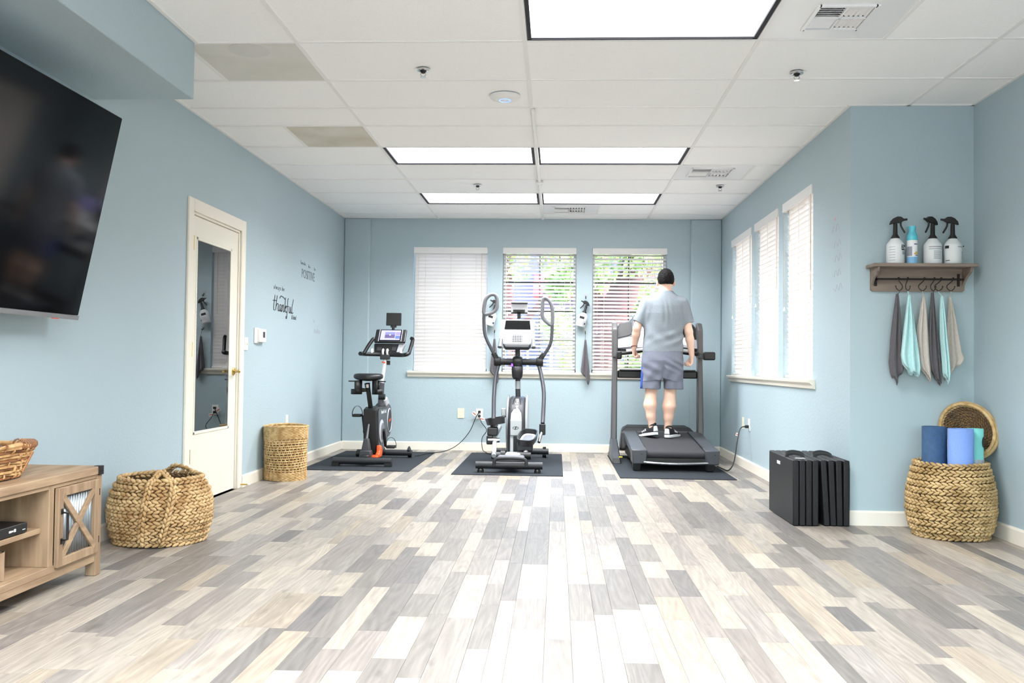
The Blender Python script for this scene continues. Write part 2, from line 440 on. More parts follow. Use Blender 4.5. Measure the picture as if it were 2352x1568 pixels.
for i in range(5):
    for j in range(len(RY)-1):
        if (i, j) in LIGHT_CELLS: continue
        if (i, j) in PANEL_CELLS:
            p0, p1 = PANEL_CELLS[(i, j)]
            if p0 > CX[i]+.05: tilebox(CX[i], p0-.01, RY[j], RY[j+1])
            if p1 < CX[i+1]-.05: tilebox(p1+.01, CX[i+1], RY[j], RY[j+1])
            continue
        tilebox(CX[i], CX[i+1], RY[j], RY[j+1])
for cx in CX[1:5]:
    y1 = YB if cx < XR else YA
    MB().box((cx-.011, YF, HC-.004), (cx+.011, y1, HC+.012)).build('grid_bar', M['bar'], ceiling)
for ry in RY[1:-1]:
    x1 = XR if ry > YA else XR2
    MB().box((XL, ry-.009, HC-.003), (x1, ry+.009, HC+.012)).build('grid_bar', M['bar'], ceiling)
# wall angle around the edge
ang = MB()
ang.box((XL, 4.79, HC-.004), (XL+.02, YB, HC+.004)); ang.box((XL, YB-.02-.05, HC-.004), (XR, YB-.05, HC+.004))
ang.box((XR-.02, YA, HC-.004), (XR, YB, HC+.004)); ang.box((XR-.02, YA-.02, HC-.004), (XR2, YA, HC+.004)); ang.box((XR2-.02, YF, HC-.004), (XR2, YA, HC+.004))
ang.box((-1.955, YF, HC-.004), (-1.935, 4.79, HC+.004)); ang.box((XL, 4.79, HC-.004), (-1.955, 4.81, HC+.004))
ang.build('wall_angle', M['bar'], ceiling)

# ------------------------------------------------------------------ ceiling lights
M['diffuser'] = mat('lit_diffuser', (248, 248, 250), .5, emit=PANEL)
R_LAMP = math.radians(142)
def ceiling_light(i, j, label):
    x0, x1, y0, y1 = CX[i]+.014, CX[i+1]-.014, RY[j]+.012, RY[j+1]-.012
    t = thing('ceiling_light', ((x0+x1)/2, (y0+y1)/2, HC), label, 'ceiling light', 'lit ceiling panels')
    MB().box((x0+.02, y0+.012, HC+.009), (x1-.02, y1-.012, HC+.014)).build('diffuser', M['diffuser'], t)
    f = MB()
    f.box((x0, y0, HC-.001), (x0+.021, y1, HC+.02)); f.box((x1-.021, y0, HC-.001), (x1, y1, HC+.02))
    f.box((x0, y0, HC-.001), (x1, y0+.012, HC+.02)); f.box((x0, y1-.012, HC-.001), (x1, y1, HC+.02))
    f.build('frame', M['dark_gap'], t)
    ld = bpy.data.lights.new('tube_light', 'AREA'); ld.shape = 'RECTANGLE'; ld.size = x1-x0-.05; ld.size_y = y1-y0-.04
    ld.energy = LAMPW*(.86 if j > R0 else 1.10); ld.spread = R_LAMP; ld.color = (.95, .977, 1.0)
    lo_ = bpy.data.objects.new('tube_light', ld); COL.objects.link(lo_); lo_.parent = t; lo_.location = (0, 0, .007)
ceiling_light(2, R0-1, 'large lit ceiling panel nearest the camera, cut by the top of the photo')
ceiling_light(1, R0+4, 'left lit ceiling panel of the middle pair')
ceiling_light(2, R0+4, 'right lit ceiling panel of the middle pair, nearest the louvred vent')
ceiling_light(1, R0+7, 'left lit ceiling panel of the far pair by the back wall')
ceiling_light(2, R0+7, 'right lit ceiling panel of the far pair by the back wall')
for (i, j, lb_) in ((1, R0-5, 'left lit ceiling panel just above the camera, unseen and added for brightness'), (2, R0-5, 'right lit ceiling panel just above the camera, unseen and added for brightness'),
                    (1, R0-8, 'left lit ceiling panel behind the camera, unseen and added for brightness'), (2, R0-8, 'right lit ceiling panel behind the camera, unseen and added for brightness')):
    ceiling_light(i, j, lb_)  # unseen panels, added to lift the light level of the room
# ------------------------------------------------------------------ windows, sills
M['win_frame'] = mat('white_vinyl', (232, 230, 226), .4)
M['muntin'] = mat('dark_muntin', (38, 36, 38), .5)
M['pane'] = glass_mat('window_glass', 1.45, (.97, .98, .98))
def frame_map(kind):
    # local (s along wall, o outwards, z) -> world
    return (lambda s, o, z: (s, YB+o, z)) if kind == 'b' else (lambda s, o, z: (XR+o, s, z))
def fbox(mb, F, s0, s1, o0, o1, z0, z1):
    a = F(s0, o0, z0); b = F(s1, o1, z1)
    return mb.box(tuple(map(min, a, b)), tuple(map(max, a, b)))
def window(n, kind, s0, s1):
    F = frame_map(kind); z0, z1 = WZ
    base_ = F((s0+s1)/2, .15, z0)
    t = thing('window_%d' % n, base_, kind='structure')
    fr = MB(); w_ = .035
    for a in ((s0, s0+w_, z0, z1), (s1-w_, s1, z0, z1), (s0, s1, z0, z0+w_), (s0, s1, z1-w_, z1)): fbox(fr, F, a[0], a[1], .12, .17, a[2], a[3])
    fr.build('window_frame', M['win_frame'], t)
    gs = [s0+w_, (s0+s1)/2, s1-w_]; gz = [z0+w_, .96+.01, 1.300, 1.638, 1.975, z1-w_]
    gz = [z0+w_, 1.300, 1.638, 1.975, z1-w_]
    for k in range(2):
        for r in range(4):
            p = MB(); fbox(p, F, gs[k]+.007, gs[k+1]-.007, .143, .147, gz[r]+.007, gz[r+1]-.007); p.build('pane', M['pane'], t)
    m = MB(); fbox(m, F, gs[1]-.008, gs[1]+.008, .135, .155, z0+w_, z1-w_)
    for zz in gz[1:4]: fbox(m, F, s0+w_, s1-w_, .136, .154, zz-.008, zz+.008)
    m.build('muntin', M['muntin'], t)
n = 1
for s0, s1 in BW: window(n, 'b', s0, s1); n += 1
for s0, s1 in RW: window(n, 'r', s0, s1); n += 1
def sill(name, kind, s0, s1):
    F = frame_map(kind); z = WZ[0]
    mb = MB()
    prof = [(0, z-.068), (-.018, z-.062), (-.022, z-.04), (-.036, z-.026), (-.044, z-.02), (-.048, z-.002), (-.044, z+.003), (0, z+.003)]
    P = [Vector(F(s0+.02, o, zz)) if zz < z-.019 else Vector(F(s0, o, zz)) for o, zz in prof]
    P0 = [Vector(F(s0, o, zz)) for o, zz in prof]
    mb.prism(P0, Vector(F(s1, 0, 0))-Vector(F(s0, 0, 0)))
    o = mb.build(name, M['white_trim']); tag(o, kind='structure'); return o
sill('trim_1', 'b', -1.741, 1.326); sill('trim_2', 'r', 6.80, 10.06)
def added_window(n, s0, s1):  # unseen window, added to let more daylight into the room
    t = thing('window_%d' % n, ((s0+s1)/2, YF-.06, .30), kind='structure'); f = MB()
    for a in ((s0, s0+.05, .30, 2.45), (s1-.05, s1, .30, 2.45), (s0, s1, .30, .35), (s0, s1, 2.40, 2.45), ((s0+s1)/2-.02, (s0+s1)/2+.02, .30, 2.45)): f.box((a[0], YF-.09, a[2]), (a[1], YF-.03, a[3]))
    f.build('window_frame', M['win_frame'], t)
    for a, b in ((s0+.05, (s0+s1)/2-.02), ((s0+s1)/2+.02, s1-.05)): MB().box((a, YF-.064, .35), (b, YF-.058, 2.40)).build('pane', M['pane'], t)
for k_, (s0, s1) in enumerate(FW): added_window(7+k_, s0, s1)
# sill boards inside the recesses
for k, (rng, kind) in enumerate([(r, 'b') for r in BW]+[(r, 'r') for r in RW]):
    F = frame_map(kind); mb = MB(); fbox(mb, F, rng[0], rng[1], -.002, .122, WZ[0]-.004, WZ[0]+.004)
    tag(mb.build('trim_%d' % (k+3), M['white_trim']), kind='structure')

# ------------------------------------------------------------------ blinds
def slat_mat():
    m = bpy.data.materials.new('blind_slat'); m.use_nodes = True; nt = m.node_tree; N = nt.nodes; L = nt.links
    b = N['Principled BSDF']; b.inputs['Base Color'].default_value = lin((241, 237, 234))+(1,); b.inputs['Roughness'].default_value = .45
    tr = N.new('ShaderNodeBsdfTranslucent'); tr.inputs[0].default_value = lin((248, 243, 238))+(1,)
    mx = N.new('ShaderNodeMixShader'); mx.inputs[0].default_value = .22
    o = N['Material Output']; L.new(b.outputs[0], mx.inputs[1]); L.new(tr.outputs[0], mx.inputs[2]); L.new(mx.outputs[0], o.inputs[0])
    return m
M['slat'] = slat_mat()
M['blind_rail'] = mat('blind_rail', (234, 232, 230), .45)
M['string'] = mat('blind_string', (214, 200, 190), .7)
def blind(kind, s0, s1, tilt, label, grp, wand=True, cordlen=.8):
    F = frame_map(kind)
    base_ = Vector(F((s0+s1)/2, .04, WZ[0]))
    t = thing('window_blind', base_, label, 'blind', grp)
    v = MB(); fbox(v, F, s0+.002, s1-.002, -.012, .004, WZ[1]-.075, WZ[1]-.002); fbox(v, F, s0+.002, s0+.012, .004, .05, WZ[1]-.075, WZ[1]-.002); fbox(v, F, s1-.012, s1-.002, .004, .05, WZ[1]-.075, WZ[1]-.002)
    v.build('valance', M['blind_rail'], t, bevel=.003, seg=1)
    h = MB(); fbox(h, F, s0+.014, s1-.014, .012, .06, WZ[1]-.06, WZ[1]-.004); h.build('headrail', M['blind_rail'], t)
    zt, zb = WZ[1]-.085, WZ[0]+.055; nS = 32
    # one slat mesh shared by all, curved slightly
    sm = MB(); wd = .050; a0, a1 = s0+.012, s1-.012; c = math.cos(tilt); s_ = math.sin(tilt)
    for side in (0, 1):
        pass
    prof = []
    for q in range(5):
        u = -wd/2+wd*q/4; crown = .0022*(1-(2*u/wd)**2)
        prof.append((u, crown))
    ring = [(u, h_+.0013) for u, h_ in prof]+[(u, h_-.0013) for u, h_ in prof[::-1]]
    P = []
    for u, h_ in ring:
        o_ = u*c - h_*s_; zz = u*s_ + h_*c      # room edge (negative o) low for positive tilt
        P.append(Vector(F(a0, o_, zz)) - Vector(F(a0, 0, 0)) + Vector(F(a0, 0, 0)))
    base0 = Vector(F((s0+s1)/2, 0, 0))
    d = Vector(F(a1, 0, 0))-Vector(F(a0, 0, 0))
    sm.prism([p-base0 for p in P], d)
    me = None
    for k in range(nS):
        zz = zb+(zt-zb)*k/(nS-1)
        if me is None:
            o = sm.build('slat', M['slat'], t, smooth=True, world=False, angle=60); me = o.data
        else:
            o = bpy.data.objects.new('slat', me); COL.objects.link(o); o.parent = t
        o.location = Vector(F((s0+s1)/2, .036, zz)) - base_
    b = MB(); fbox(b, F, a0, a1, .014, .058, WZ[0]+.008, WZ[0]+.03); b.build('bottom_rail', M['blind_rail'], t, bevel=.003, seg=1)
    for fr in (.16, .5, .84):
        sx = s0+(s1-s0)*fr
        for oo in (.009, .063):
            cd = MB(); fbox(cd, F, sx-.0012, sx+.0012, oo, oo+.002, WZ[0]+.02, WZ[1]-.05); cd.build('ladder_cord', M['string'], t)
    if wand:
        sx = s0+.06 if kind == 'b' else s1-.05
        z1_ = WZ[1]-.07
        cd = MB(); cd.tube([F(sx, -.004, z1_), F(sx, -.004, z1_-cordlen)], .0016, 6); cd.build('pull_cord', M['string'], t)
        tz = MB(); tz.lathe([(.004,.03),(.009,.0),(.008,-.004),(.002,-.006)][::-1], F(sx, -.004, z1_-cordlen-.025), 10); tz.build('tassel', M['blind_rail'], t, smooth=True)
        sw = s1-.07 if kind == 'b' else s0+.05
        wd_ = MB(); wd_.tube([F(sw, -.004, z1_), F(sw, -.004, z1_-cordlen*.9)], .004, 6); wd_.build('tilt_wand', M['string'], t)
    return t
R_ = math.radians
blind('b', *BW[0], R_(-74), 'closed white slatted blind in the left back window beside the exercise bike', 'blinds of the back wall', cordlen=.82)
blind('b', *BW[1], R_(31), 'open white slatted blind in the middle back window behind the elliptical trainer', 'blinds of the back wall', cordlen=.7)
blind('b', *BW[2], R_(31), 'open white slatted blind in the back window behind the treadmill', 'blinds of the back wall', cordlen=.9)
blind('r', *RW[0], R_(-70), 'narrow-looking bright blind in the right wall window nearest the back corner', 'blinds of the right wall', cordlen=.75)
blind('r', *RW[1], R_(-70), 'bright closed blind in the middle window of the right wall', 'blinds of the right wall', cordlen=.7)
blind('r', *RW[2], R_(-70), 'largest bright blind in the right wall window nearest the wall shelf', 'blinds of the right wall', cordlen=.8)

# ------------------------------------------------------------------ outdoors
M['ground'] = mat('ground', (196, 192, 184), .9, var=.15, vscale=2)
g = MB().box((-14, YB+.2, -.35), (16, 40, -.25)); tag(g.build('ground', M['ground']), kind='structure')
g = MB().box((XR+.2, YA+.13, -.35), (16, YB+.2, -.25)); tag(g.build('ground_side', M['ground']), kind='structure')
g = MB().box((-14, -16, -.35), (16, YF-.12, -.25)); tag(g.build('ground_front', M['ground']), kind='structure')
M['bark'] = mat('red_bark', (88, 46, 43), .85, rgb2=(62, 34, 34), vscale=7, bump=.6, bscale=25, stretch=(1,1,.3))
def leaf_mat(name, c1, c2):
    m = mat(name, c1, .5, rgb2=c2, vscale=2.2)
    return m
M['leaf'] = leaf_mat('leaf_green', (150, 176, 84), (92, 126, 56))
M['leaf_dark'] = leaf_mat('leaf_dark', (72, 90, 74), (48, 62, 60))
def foliage(mb, c, r, n, size=.085):
    c = Vector(c)
    for _ in range(n):
        d = Vector(RNG.normal(size=3)); d.normalize(); q = RNG.random()**.45
        p = c + Vector((d.x*r[0]*q, d.y*r[1]*q, d.z*r[2]*q))
        a = Vector(RNG.normal(size=3)).normalized(); b = a.orthogonal().normalized(); s = size*RNG.uniform(.6, 1.3); nn = a.cross(b)
        mb.add([p-a*s, p+b*s*.42-nn*s*.1, p+a*s, p-b*s*.42-nn*s*.1], [(0,1,2,3)])
def tree(label, base_, trunks, clumps, leaf, nl, size=.085, group=None):
    t = thing('tree', base_, label, 'tree', group)
    for pts, r0, r1 in trunks:
        P = spline(pts, 6); mb = MB(); rr = [r0+(r1-r0)*i/(len(P)-1) for i in range(len(P))]
        mb.tube(P, rr, 10); mb.build('trunk' if r0 > .12 else 'branch', M['bark'], t, smooth=True)
    mb = MB()
    for c, r in clumps: foliage(mb, c, r, nl, size)
    o = mb.build('foliage', leaf, t); tag(o, kind='stuff')
    return t
tree('leaning red-barked tree right outside the window behind the treadmill', (.65, 12.9, -.25),
     [([(.62,12.9,-.3),(.60,12.9,.8),(.72,12.9,1.5),(.98,12.95,2.2),(1.25,13.0,3.4)], .30, .17),
      ([(.72,12.9,1.3),(.55,12.95,1.8),(.48,13.1,2.5),(.3,13.2,3.4)], .16, .08),
      ([(1.0,12.95,2.2),(1.5,13.1,2.6),(1.9,13.2,3.3)], .12, .06)],
     [((1.35,13.3,1.9),(.55,.4,.45)),((.45,12.7,2.35),(.4,.35,.35)),((1.2,12.6,2.5),(.6,.3,.3)),((1.5,13.4,1.3),(.6,.5,.5)),((.5,13.5,3.0),(1.2,.7,.5)),((1.2,13.5,.9),(.6,.5,.4)),((.1,13.2,2.2),(.3,.4,.3))],
     M['leaf'], 420, .075)
tree('pale sunlit tree outside the middle back window', (-.75, 16.5, -.25),
     [([(-.8,16.5,-.3),(-.75,16.5,1.2),(-.9,16.5,2.4),(-.8,16.6,4)], .14, .07), ([(-.8,16.5,1.5),(-.2,16.5,2.3),(.1,16.5,3.2)], .07, .03)],
     [((-.95,16.5,2.8),(.55,.5,.4)),((.05,16.4,1.7),(.35,.4,.35)),((.1,16.5,2.9),(.5,.5,.35)),((.3,16,1.1),(.3,.4,.4))], M['leaf'], 300, .08)
def bush(label, c, r, leaf, n=1500, size=.08):
    t = thing('bush', (c[0], c[1], -.25), label, 'bush', 'bushes outside the windows')
    mb = MB(); foliage(mb, c, r, n, size); tag(mb.build('foliage', leaf, t), kind='stuff')
    st = MB()
    for k in range(5):
        a = k*1.25; st.tube([(c[0], c[1], -.25), (c[0]+.5*r[0]*math.cos(a), c[1]+.5*r[1]*math.sin(a), c[2])], [.03, .01], 6)
    st.build('stem', M['bark'], t)
bush('dark hedge bush low outside behind the elliptical trainer', (-.1, 14.6, .25), (.9, .5, .55), M['leaf_dark'])
bush('dark hedge bush low outside behind the treadmill', (2.0, 14.8, .3), (1.0, .5, .65), M['leaf_dark'])
bush('dark hedge bush outside the closed blind', (-2.0, 14.6, .3), (.9, .5, .6), M['leaf_dark'])
# neighbouring building
M['bwall'] = mat('building_wall', (84, 84, 104), .8, var=.06, vscale=1)
M['bwhite'] = mat('building_white', (176, 176, 190), .7)
M['bdark'] = mat('building_glass', (60, 66, 84), .15)
M['awning'] = mat('red_awning', (190, 62, 66), .7)
bt = thing('building', (-1, 24, -.25), 'grey-violet building with red awning seen beyond the trees', 'building')
MB().box((-9, 24, -.3), (10, 27, 4.2)).build('facade', M['bwall'], bt)
MB().box((-9.1, 23.8, 4.2), (10.1, 27.1, 4.5)).build('parapet', M['bwhite'], bt)
for bx_ in (-6.2, -3.6, -1.4, .9, 3.1, 5.6):
    f = MB().box((bx_, 23.9, .5), (bx_+1.3, 24.02, 2.4)).build('building_window', M['bwhite'], bt)
    MB().box((bx_+.08, 23.87, .58), (bx_+.62, 23.91, 2.32)).build('pane', M['bdark'], f)
    MB().box((bx_+.68, 23.87, .58), (bx_+1.22, 23.91, 2.32)).build('pane', M['bdark'], f)
MB().prism([(-.6,24,3.4),(-.6,22.8,2.9),(-.6,22.8,2.75),(-.6,24,2.75)], (3.2,0,0)).build('awning', M['awning'], bt)
# white van-like planter wall: low garden wall
M['stucco'] = mat('garden_wall', (150, 150, 164), .85)
gw = MB(); gw.box((-9, 18.6, -.3), (12, 18.85, .75)); gw.box((-9, 18.55, .75), (12, 18.9, .82))
tag(gw.build('garden_wall', M['stucco']), 'low pale garden wall between the trees and the building', 'wall')

# ------------------------------------------------------------------ door with glass
d0, d1, dz = DOOR
door = thing('door_1', (XL, (d0+d1)/2, 0), kind='structure')
xf = XL-.012      # front of slab
c = MB()
for a in ((d0-.085, d0+.004, 0, dz+.085), (d1-.004, d1+.085, 0, dz+.085), (d0+.004, d1-.004, dz-.004, dz+.085)):
    c.box((XL-.001, a[0], a[2]), (XL+.016, a[1], a[3]))
c.box((XL-.14, d0-.0, 0), (XL, d0+.02, dz)); c.box((XL-.14, d1-.02, 0), (XL, d1, dz)); c.box((XL-.14, d0, dz-.02), (XL, d1, dz))
c.build('casing', M['white_trim'], door, bevel=.005, seg=2)
s = MB(); g0, g1, gz0, gz1 = d0+.115, d1-.165, .487, 1.87; a0, a1 = d0+.024, d1-.024
s.box((xf-.04, a0, .012), (xf, g0, dz-.024)); s.box((xf-.04, g1, .012), (xf, a1, dz-.024)); s.box((xf-.04, g0, .012), (xf, g1, gz0)); s.box((xf-.04, g0, gz1), (xf, g1, dz-.024))
s.build('slab', M['door_paint'], door)
st = MB()
for a in ((g0, g0+.022, gz0, gz1), (g1-.022, g1, gz0, gz1), (g0, g1, gz0, gz0+.022), (g0, g1, gz1-.022, gz1)):
    st.box((xf-.03, a[0], a[2]), (xf+.004, a[1], a[3]))
st.build('glass_stop', M['door_paint'], door, bevel=.004, seg=2)
M['door_glass'] = glass_mat('door_glass', 2.5, (.85, .82, .76))
MB().hexa([(xf-.012,g0+.015,gz0+.015),(xf-.008,g0+.015,gz0+.015),(xf+.0013,g1-.015,gz0+.015),(xf-.0027,g1-.015,gz0+.015),(xf-.012,g0+.015,gz1-.015),(xf-.008,g0+.015,gz1-.015),(xf+.0013,g1-.015,gz1-.015),(xf-.0027,g1-.015,gz1-.015)]).build('pane', M['door_glass'], door)
for hz in (1.815, 1.08, .345):
    h = MB().box((XL-.006, d0+.004, hz-.05), (XL+.006, d0+.03, hz+.05)); h.cyl((XL+.006, d0+.02, hz-.05), (XL+.006, d0+.02, hz+.05), .006, n=8)
    h.build('hinge', M['brass'], door)
k = MB(); ky, kz = d1-.075, .925
k.lathe([(.032,0),(.032,.004),(.026,.009),(.012,.012),(.011,.035)], (xf, ky, kz), 20, Matrix.Rotation(PI/2, 3, 'Y'))
k.tube(spline([(xf+.04, ky, kz), (xf+.044, ky-.02, kz+.003), (xf+.046, ky-.06, kz), (xf+.044, ky-.11, kz-.003)], 4), .009, 10)
k.ball((xf+.043, ky, kz), .014)
k.build('lever_handle', M['brass'], door, smooth=True)
ds = thing('door_stop', (XL+.02, d1+.055, .03), 'small brass and white stop at the foot of the door frame', 'door stop')
MB().tube([(XL+.014, d1+.055, .03), (XL+.075, d1+.055, .03)], .006, 8).build('spring', M['brass'], ds, smooth=True)
MB().ball((XL+.082, d1+.055, .03), .011).build('tip', M['white_plastic'], ds, smooth=True)
# dim tan corridor behind the door glass
M['tan'] = mat('corridor_paint', (188, 172, 150), .7)
cor = MB(); X0 = XL-1.5
cor.box((X0-.05, d0-.8, 0), (X0, d1+1.6, 2.6)); cor.box((X0, d0-.85, 0), (XL-.14, d0-.8, 2.6)); cor.box((X0, d1+1.6, 0), (XL-.14, d1+1.65, 2.6))
cor.box((X0, d0-.8, 2.6), (XL-.14, d1+1.6, 2.65)); cor.box((X0, d0-.8, -.05), (XL-.14, d1+1.6, -.002))
tag(cor.build('wall_corridor', M['tan']), kind='structure')
M['added_corr_light'] = mat('added_corridor_lamp', (255, 232, 196), .5, emit=12.0)  # unseen lamp, added so the corridor glows tan through the glass
tag(MB().lathe([(.0,-.05),(.1,-.045),(.14,-.01),(.14,0)], (XL-.8, d1+.6, 2.6), 20).build('added_corridor_lamp', M['added_corr_light'], smooth=True), 'unseen round lamp added to give the corridor beyond the glass door a tan glow', 'lamp')
# ------------------------------------------------------------------ ceiling fittings
M['vent_white'] = mat('vent_enamel', (238, 237, 236), .3, spec=.5)
M['duct_dark'] = mat('duct_dark', (58, 58, 66), .8)
def vent(col, row, x0, x1, y0, y1, label):
    c0, c1 = PANEL_CELLS[(col, row)]; r0, r1 = RY[row], RY[row+1]
    t = thing('ceiling_vent', ((x0+x1)/2, (y0+y1)/2, HC), label, 'vent', 'louvred ceiling vents')
    p = MB(); a, b, c, d = c0+.012, c1, r0+.010, r1-.010; z0, z1 = HC+.001, HC+.004
    p.box((a, c, z0), (x0, d, z1)); p.box((x1, c, z0), (b, d, z1)); p.box((x0, c, z0), (x1, y0, z1)); p.box((x0, y1, z0), (x1, d, z1))
    p.build('panel', M['vent_white'], t)
    MB().box((b, r0, HC-.004), (b+.02, r1, HC+.012)).build('grid_bar', M['bar'], t)
    MB().box((x0-.005, y0-.005, HC+.028), (x1+.005, y1+.005, HC+.0285)).build('duct', M['duct_dark'], t)
    f = MB()
    for q in ((x0-.012, x0+.006, y0-.012, y1+.012), (x1-.006, x1+.012, y0-.012, y1+.012), (x0, x1, y0-.012, y0+.006), (x0, x1, y1-.006, y1+.012)):
        f.box((q[0], q[2], HC-.008), (q[1], q[3], HC+.004))
    xm, ym = (x0+x1)/2, (y0+y1)/2
    f.box((xm-.005, y0, HC-.007), (xm+.005, y1, HC+.004)); f.box((x0, ym-.004, HC-.007), (x1, ym+.004, HC+.004))
    f.build('frame', M['vent_white'], t)
    for k in range(5):   # left half: blades along x
        yy = y0+.018+(ym-y0-.02)*(k+.3)/5
        MB().obox(((x0+xm)/2, yy, HC+.006), (xm-x0-.012, .022, .0015), (R_(38), 0, 0)).build('blade', M['vent_white'], t)
        yy = ym+.018+(y1-ym-.02)*(k+.3)/5
        MB().obox(((x0+xm)/2, yy, HC+.006), (xm-x0-.012, .022, .0015), (R_(-38), 0, 0)).build('blade', M['vent_white'], t)
        xx = xm+.018+(x1-xm-.02)*(k+.3)/5
        for (ya, yb) in ((y0, ym), (ym, y1)):
            MB().obox((xx, (ya+yb)/2, HC+.006), (.024, yb-ya-.012, .0015), (0, R_(38), 0)).build('blade', M['vent_white'], t)
vent(3, R0-1, 1.222, 1.488, 4.340, 4.636, 'square louvred ceiling vent beside the big light panel at the top of the photo')
vent(3, R0+5, 1.150, 1.500, 7.895, 8.235, 'louvred ceiling vent above the treadmill by the right windows')
vent(2, R0+8, -.045, .295, 9.845, 10.185, 'louvred ceiling vent close to the back wall')

def perf_mat(name, rgb, rgb2, sc):
    m = mat(name, rgb, .6, spec=.2, rgb2=rgb2, vscale=2.5, detail=2)
    nt = m.node_tree; N = nt.nodes; L = nt.links; b = N['Principled BSDF']
    tc = N.new('ShaderNodeTexCoord'); v = N.new('ShaderNodeTexVoronoi'); v.inputs['Scale'].default_value = sc; v.inputs['Randomness'].default_value = 0
    L.new(tc.outputs['Object'], v.inputs['Vector'])
    mr = N.new('ShaderNodeMapRange'); mr.inputs[1].default_value = .25; mr.inputs[2].default_value = .4; mr.inputs[3].default_value = .62; mr.inputs[4].default_value = 1
    L.new(v.outputs['Distance'], mr.inputs[0])
    src = b.inputs['Base Color'].links[0].from_socket
    vm = N.new('ShaderNodeVectorMath'); vm.operation = 'SCALE'; L.new(src, vm.inputs[0]); L.new(mr.outputs[0], vm.inputs['Scale']); L.new(vm.outputs[0], b.inputs['Base Color'])
    return m
M['perf'] = perf_mat('perforated_metal', (232, 230, 222), (222, 219, 208), 130)
M['perf2'] = perf_mat('perforated_stained', (230, 225, 212), (208, 199, 180), 130)
M['perf_disc'] = perf_mat('perforated_speaker', (214, 212, 206), (204, 202, 196), 95)
def perf_panel(col, row, label, m, disc):
    c0, c1 = PANEL_CELLS[(col, row)]; r0, r1 = RY[row], RY[row+1]
    t = thing('perforated_panel', ((c0+c1)/2, (r0+r1)/2, HC), label, 'ceiling panel', 'perforated ceiling panels')
    MB().box((c0+.012, r0+.012, HC-.001), (c1-.012, r1-.012, HC+.006)).build('perforated_sheet', m, t)
    MB().box((c0-.012, r0, HC-.004), (c0+.012, r1, HC+.012)).build('grid_bar', M['bar'], t)
    if disc:
        MB().lathe([(.11, HC-.0035), (.11, HC-.0008)], disc+(0,), 32).build('speaker_grille', M['perf_disc'], t)
perf_panel(0, R0, 'beige perforated ceiling panel with a round speaker beside the soffit', M['perf'], (-1.70, 4.905))
perf_panel(0, R0+3, 'stained beige perforated ceiling panel above the door', M['perf2'], None)

def sprinkler(x, y, label, dark=False):
    t = thing('sprinkler', (x, y, HC-.045), label, 'sprinkler', 'ceiling sprinklers')
    MB().lathe([(.034, HC-.012), (.038, HC-.010), (.038, HC-.002), (.034, HC)], (x, y, 0), 20).build('escutcheon', M['chrome'], t, smooth=True)
    MB().lathe([(.010, HC-.026), (.014, HC-.02), (.020, HC-.012)], (x, y, 0), 14).build('body', M['dark_metal'], t, smooth=True)
    for s_ in (-1, 1):
        MB().tube([(x+s_*.012, y, HC-.02), (x+s_*.016, y, HC-.034), (x+s_*.004, y, HC-.046)], .0028, 6).build('yoke_arm', M['chrome'], t)
    MB().lathe([(.017, HC-.050), (.017, HC-.047), (.006, HC-.046)], (x, y, 0), 14).build('deflector', M['chrome'], t)
sprinkler(-.788, 5.233, 'chrome sprinkler head on the ceiling left of the big light panel')
sprinkler(1.365, 5.314, 'chrome sprinkler head on the ceiling below the square vent, at right')
sprinkler(-.765, 8.637, 'small far sprinkler head between the left light panels')
sprinkler(1.517, 8.653, 'small far sprinkler head over the treadmill, beyond the vent')
ap = thing('access_point', (-.343, 5.76, HC-.03), 'flat round white wireless access point with a blue ring on the ceiling', 'access point')
MB().lathe([(.0, HC-.033), (.05, HC-.032), (.085, HC-.024), (.098, HC-.012), (.096, HC-.002)], (-.343, 5.76, 0), 36, cap=False).build('housing', M['white_plastic'], ap, smooth=True)
M['blue_glow'] = mat('blue_ring', (120, 160, 255), .5, emit=1.4)
MB().tube([(-.343+.036*math.cos(a), 5.76+.036*math.sin(a), HC-.033) for a in np.linspace(0, 2*PI, 28, endpoint=False)], .0022, 6, closed=True).build('light_ring', M['blue_glow'], ap)
rc = thing('cable_raceway', (-.176, 8.3, HC-.02), 'thin white cable raceway running along the ceiling to the back wall', 'cable cover')
MB().box((-.186, 6.04, HC-.018), (-.163, 10.62, HC-.003)).build('channel', M['white_plastic'], rc, bevel=.003, seg=1)
MB().box((-.208, 8.42, HC-.026), (-.140, 8.52, HC-.003)).build('junction_box', M['white_plastic'], rc, bevel=.004, seg=2)
# ------------------------------------------------------------------ television on the left wall
tvl = Vector((-2.44, 3.6, 1.15))
tv = thing('television', tvl, 'large black wall-mounted television tilted down over the wooden console', 'television')
M['tv_screen'] = mat('tv_screen', (2, 2, 3), .08, spec=.22)
M['tv_bezel'] = mat('tv_bezel', (150, 150, 152), .35, metal=.6)
B0 = Vector((-2.357, 4.4, 1.195)); T0 = Vector((-2.152, 4.4, 2.193)); upv = (T0-B0); TH = upv.length; upv.normalize()
yv = Vector((0,-1,0)); nrm = Vector((upv.z, 0, -upv.x))   # into the room
nrm = Vector((0,1,0)).cross(upv); nrm = nrm if nrm.x > 0 else -nrm
TW = 1.78
def tvp(a, b, d): return B0 + yv*(a*TW) + upv*(b*TH) + nrm*d
def slab(a0, a1, b0, b1, d0, d1): return [tvp(a0,b0,d0), tvp(a1,b0,d0), tvp(a1,b0,d1), tvp(a0,b0,d1), tvp(a0,b1,d0), tvp(a1,b1,d0), tvp(a1,b1,d1), tvp(a0,b1,d1)]
MB().hexa(slab(0, 1, .022, 1, -.03, -.001)).build('cabinet', M['black'], tv, bevel=.004, seg=1)
MB().hexa(slab(.004, .996, .024, .996, -.001, .0015)).build('screen', M['tv_screen'], tv)
MB().hexa(slab(0, 1, 0, .022, -.03, .004)).build('lower_bezel', M['tv_bezel'], tv)
